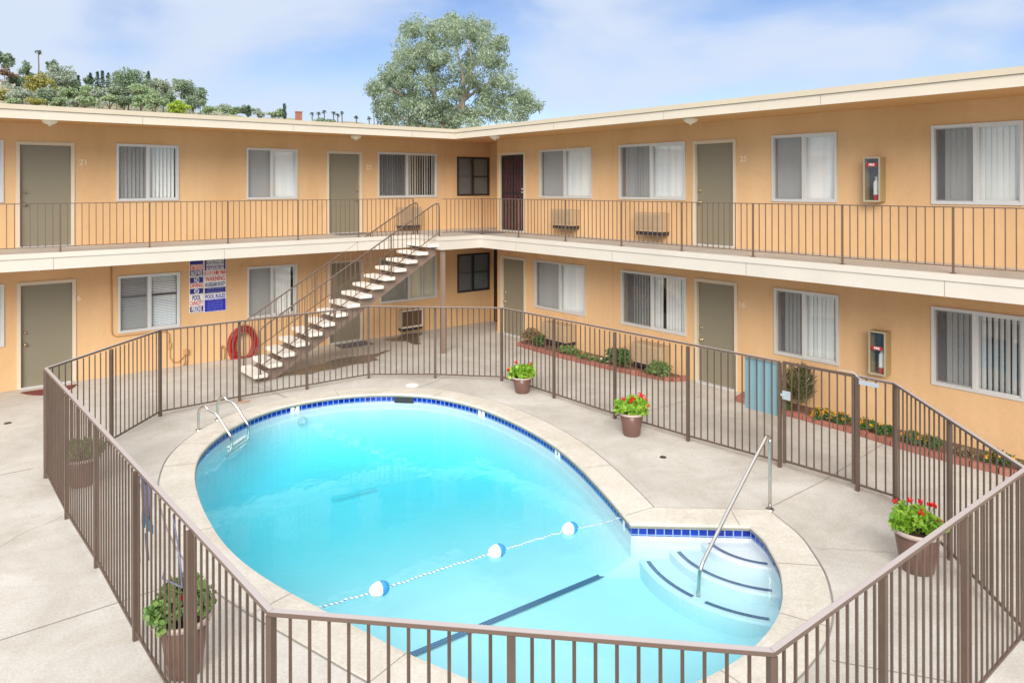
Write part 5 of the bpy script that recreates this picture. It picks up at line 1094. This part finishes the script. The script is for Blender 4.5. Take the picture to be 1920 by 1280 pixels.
HT = [(8,114,17,15,215,'t_dark','big dark tree at the left edge of the photo, top of the hill',1600),(12,138,16,9,205,'t_rust','rusty brown tree just above the hilltop house',900),(50,134,12,18,200,'t_dark','loose dark tree left of the tall palm',900),(113,147,26,24,200,'t_grey','broad grey green tree right of the tall palm',2600),(98,125,10,12,205,'t_dark','spiky dark treetop right of the tall palm',500),
 (76,156,24,18,185,'t_yel','yellow green tree below the tall palm',2000),(42,180,24,13,170,'t_grey','round grey green tree above the roof near the left edge',1700),(88,181,19,16,168,'t_dark','dark green tree in front of the yellow green tree',1700),(5,178,9,10,170,'t_yel','small olive tree cut by the left edge of the photo',600),
 (165,172,20,16,185,'t_mid','light green tree left of the white house',1700),(168,152,9,9,205,'t_dark','small tree among the cypresses',500),(158,190,22,7,160,'t_mid','low green bushes above the roof line below the white house',900),
 (240,152,30,24,185,'t_dark','tall dark pine, biggest on the hillside',3400),(218,168,22,16,180,'t_dark','dark pine left of the biggest pine',1700),(262,172,24,20,180,'t_mid','green tree right of the biggest pine',2000),(205,185,20,10,165,'t_mid','pale green tree below the white house',1100),
 (305,168,26,22,190,'t_grey','grey green tree between the pine and the dark tree',2300),(290,190,24,12,165,'t_mid','low green tree above the roof right of the pine',1200),(355,172,20,20,180,'t_dark','dark rounded tree at the right end of the grove',2000),(362,192,22,12,175,'t_dark','dark lower tree at the right end of the grove',1300),
 (329,203,23,11,120,'t_lime','bright lime bush just above the roof',2200),(390,205,14,8,165,'t_mid','small green bush right of the lime bush',700),(420,206,20,9,230,'t_grey','hazy grey green tree on the roof line',900),(463,206,22,8,230,'t_dark','dark green tree with pointed top on the roof line',1000),(522,213,14,8,230,'t_mid','small green tree left of the brick chimney',700)]
HT += [(130,175,16,12,178,'t_mid','green bush between the palm trees and the white house',1100),(145,190,16,9,165,'t_grey','grey bush on the roof line left of the white house',800),(112,192,14,8,166,'t_mid','green bush on the roof line under the dark green tree',700),(20,192,16,8,160,'t_mid','green bush on the roof line at the left edge',800),
 (65,192,16,8,160,'t_yel','yellowish bush on the roof line near the left edge',800),(186,176,14,10,175,'t_grey','grey tree just below the white house',900),(232,188,20,12,168,'t_dark','dark lower foliage under the biggest pine',1200),(262,192,18,10,166,'t_mid','green foliage at the foot of the biggest pine',1000),
 (318,186,18,12,172,'t_dark','dark foliage behind the lime bush',1000),(340,160,12,14,195,'t_grey','grey tree left of the dark rounded tree',800),(375,182,14,14,182,'t_dark','dark tree flank sloping down at the right end of the grove',900),(30,150,14,12,210,'t_dark','dark tree right of the hilltop house',800),
 (135,158,14,14,200,'t_dark','dark tree left of the first cypress',900),(222,150,12,12,200,'t_grey','grey treetop behind the left pine',700),(285,160,14,14,200,'t_dark','dark treetop right of the biggest pine',900),(405,210,12,6,225,'t_mid','small bush on the roof line right of the small green bush',500),(440,210,12,6,228,'t_mid','small bush between the two far roof line trees',500),(490,214,12,5,228,'t_grey','small grey bush right of the pointed top tree',400)]
for px, py, rx, ry, d, m, lb, n in HT: hill_tree(px, py, rx*1.14, ry*1.08, d, M[m], lb, n=n)
for px, pt, pb, lb in ((147,143,168,'leftmost of the dark cypresses'),(170,138,160,'cypress left of the tallest cypress pair'),(183,136,162,'broad cypress of the tallest pair'),(192,134,162,'narrow tallest cypress of the row'),(203,138,158,'rightmost cypress beside the pine'),(278,135,155,'dark pointed conifer behind the pine tops'),(533,196,216,'pointed conifer left of the brick chimney'),(466,200,212,'small pointed conifer over the roof line')):
    d = 205; c = at(px, pb, d); t = at(px, pt, d); h = t.z-c.z; root = empty('cypress_tree', (c.x, c.y, c.z-2), 0, lb, 'tree', 'cypresses on the hillside'); b = MB(); b.tube([(0, 0, -1), (0, 0, h*.8+2)], [.2, .05], 5); b.build('trunk', M['darkbark'], root)
    z = rng.uniform(0, 1, 420); r_ = .62*(1-z)**.6*np.minimum(1, z*6+.3); a = rng.uniform(0, 6.28, 420); leaves('crown', np.stack([r_*np.cos(a), r_*np.sin(a), 1+z*(h+1)], 1), .45, M['t_cyp'], root, aspect=.5, droop=-.6)
def palm(px, pt, pb, r, d, lb):
    c = at(px, pb, d); t = at(px, pt, d); h = t.z-c.z; root = empty('palm_tree', (c.x, c.y, c.z-1), 0, lb, 'palm', 'distant palms'); b = MB(); b.tube([(0, 0, -1), (.1, 0, h*.5+.5), (0, 0, h+1)], [.22, .17, .15], 6); b.build('trunk', M['darkbark'], root)
    R_ = r*d/FPX; b = MB()
    for k in range(26):
        a = rng.uniform(0, 6.28); el = rng.uniform(-.9, 1.1); u = Vector((math.cos(a), math.sin(a), 0)); s_ = Vector((-u.y, u.x, 0))*R_*.2; p0 = Vector((0, 0, h+1)); p1 = p0+u*R_*.55*math.cos(el)+Vector((0, 0, R_*.5*math.sin(el)+.1)); p2 = p0+u*R_*math.cos(el)+Vector((0, 0, R_*(.7*math.sin(el)-.25)))
        b.add([p0-s_*.3, p0+s_*.3, p1+s_, p1-s_, p2], [(0,1,2,3),(3,2,4)])
    b.build('crown', M['t_cyp'], root)
palm(72, 98, 145, 8, 200, 'tall fan palm standing above the hilltop trees')
for px, pt, lb in ((585,214,'first tiny palm right of the brick chimney'),(597,213,'second tiny palm right of the brick chimney'),(608,210,'tallest tiny palm right of the brick chimney'),(625,212,'tiny palm in the middle of the roof line row'),(633,216,'short tiny palm beside the right hand pair'),(641,212,'rightmost of the clustered tiny palms'),(668,220,'lone tiny palm right of the others'),(692,222,'tiny palm beside the sparse tree')): palm(px, pt, 236, 6, 215, lb)
hill_tree(612, 228, 26, 4, 215, M['t_dark'], 'low dark trees under the tiny palms on the roof line', n=700)
def house(px0, px1, pt, pb, d, wall_m, lb):
    p = at(px0, pb, d); q = at(px1, pb, d); h = at(px0, pt, d).z-p.z; root = empty('hillside_house', p, math.atan2(q.y-p.y, q.x-p.x), lb, 'house', 'houses on the hillside'); W = (q-p).length
    b = MB(); b.box((0, 0, -3), (W, 6, h*.72)); b.build('wall', wall_m, root)
    b = MB(); b.add([(-.4, -.5, h*.70), (W+.4, -.5, h*.70), (W+.4, 6.5, h*.70), (-.4, 6.5, h*.70), (-.4, 3, h*1.05), (W+.4, 3, h*1.05)], [(0,1,5,4),(2,3,4,5),(0,4,3),(1,2,5),(3,2,1,0)]); b.build('roof', M['houseroof'] if wall_m is M['house'] else M['white'], root)
    b = MB()
    for k in range(3): b.box((W*(.12+.3*k), -.05, h*.15), (W*(.28+.3*k), -.01, h*.55))
    b.build('window', M['room'], root)
house(0, 40, 148, 163, 212, M['house'], 'long tan house on the hilltop at the left edge'); house(180, 199, 158, 172, 208, M['white'], 'white walled house left of the big pine')
p = at(560, 224, 90); b = MB(); b.box((p.x-.32, p.y-.32, -1), (p.x+.32, p.y+.32, at(560, 211, 90).z)); b.box((p.x-.38, p.y-.38, at(560, 211, 90).z), (p.x+.38, p.y+.38, at(560, 209.5, 90).z)); tag(b.build('brick_chimney', M['chimney']), 'square red brick chimney on the roof line beyond the left wing', 'chimney')
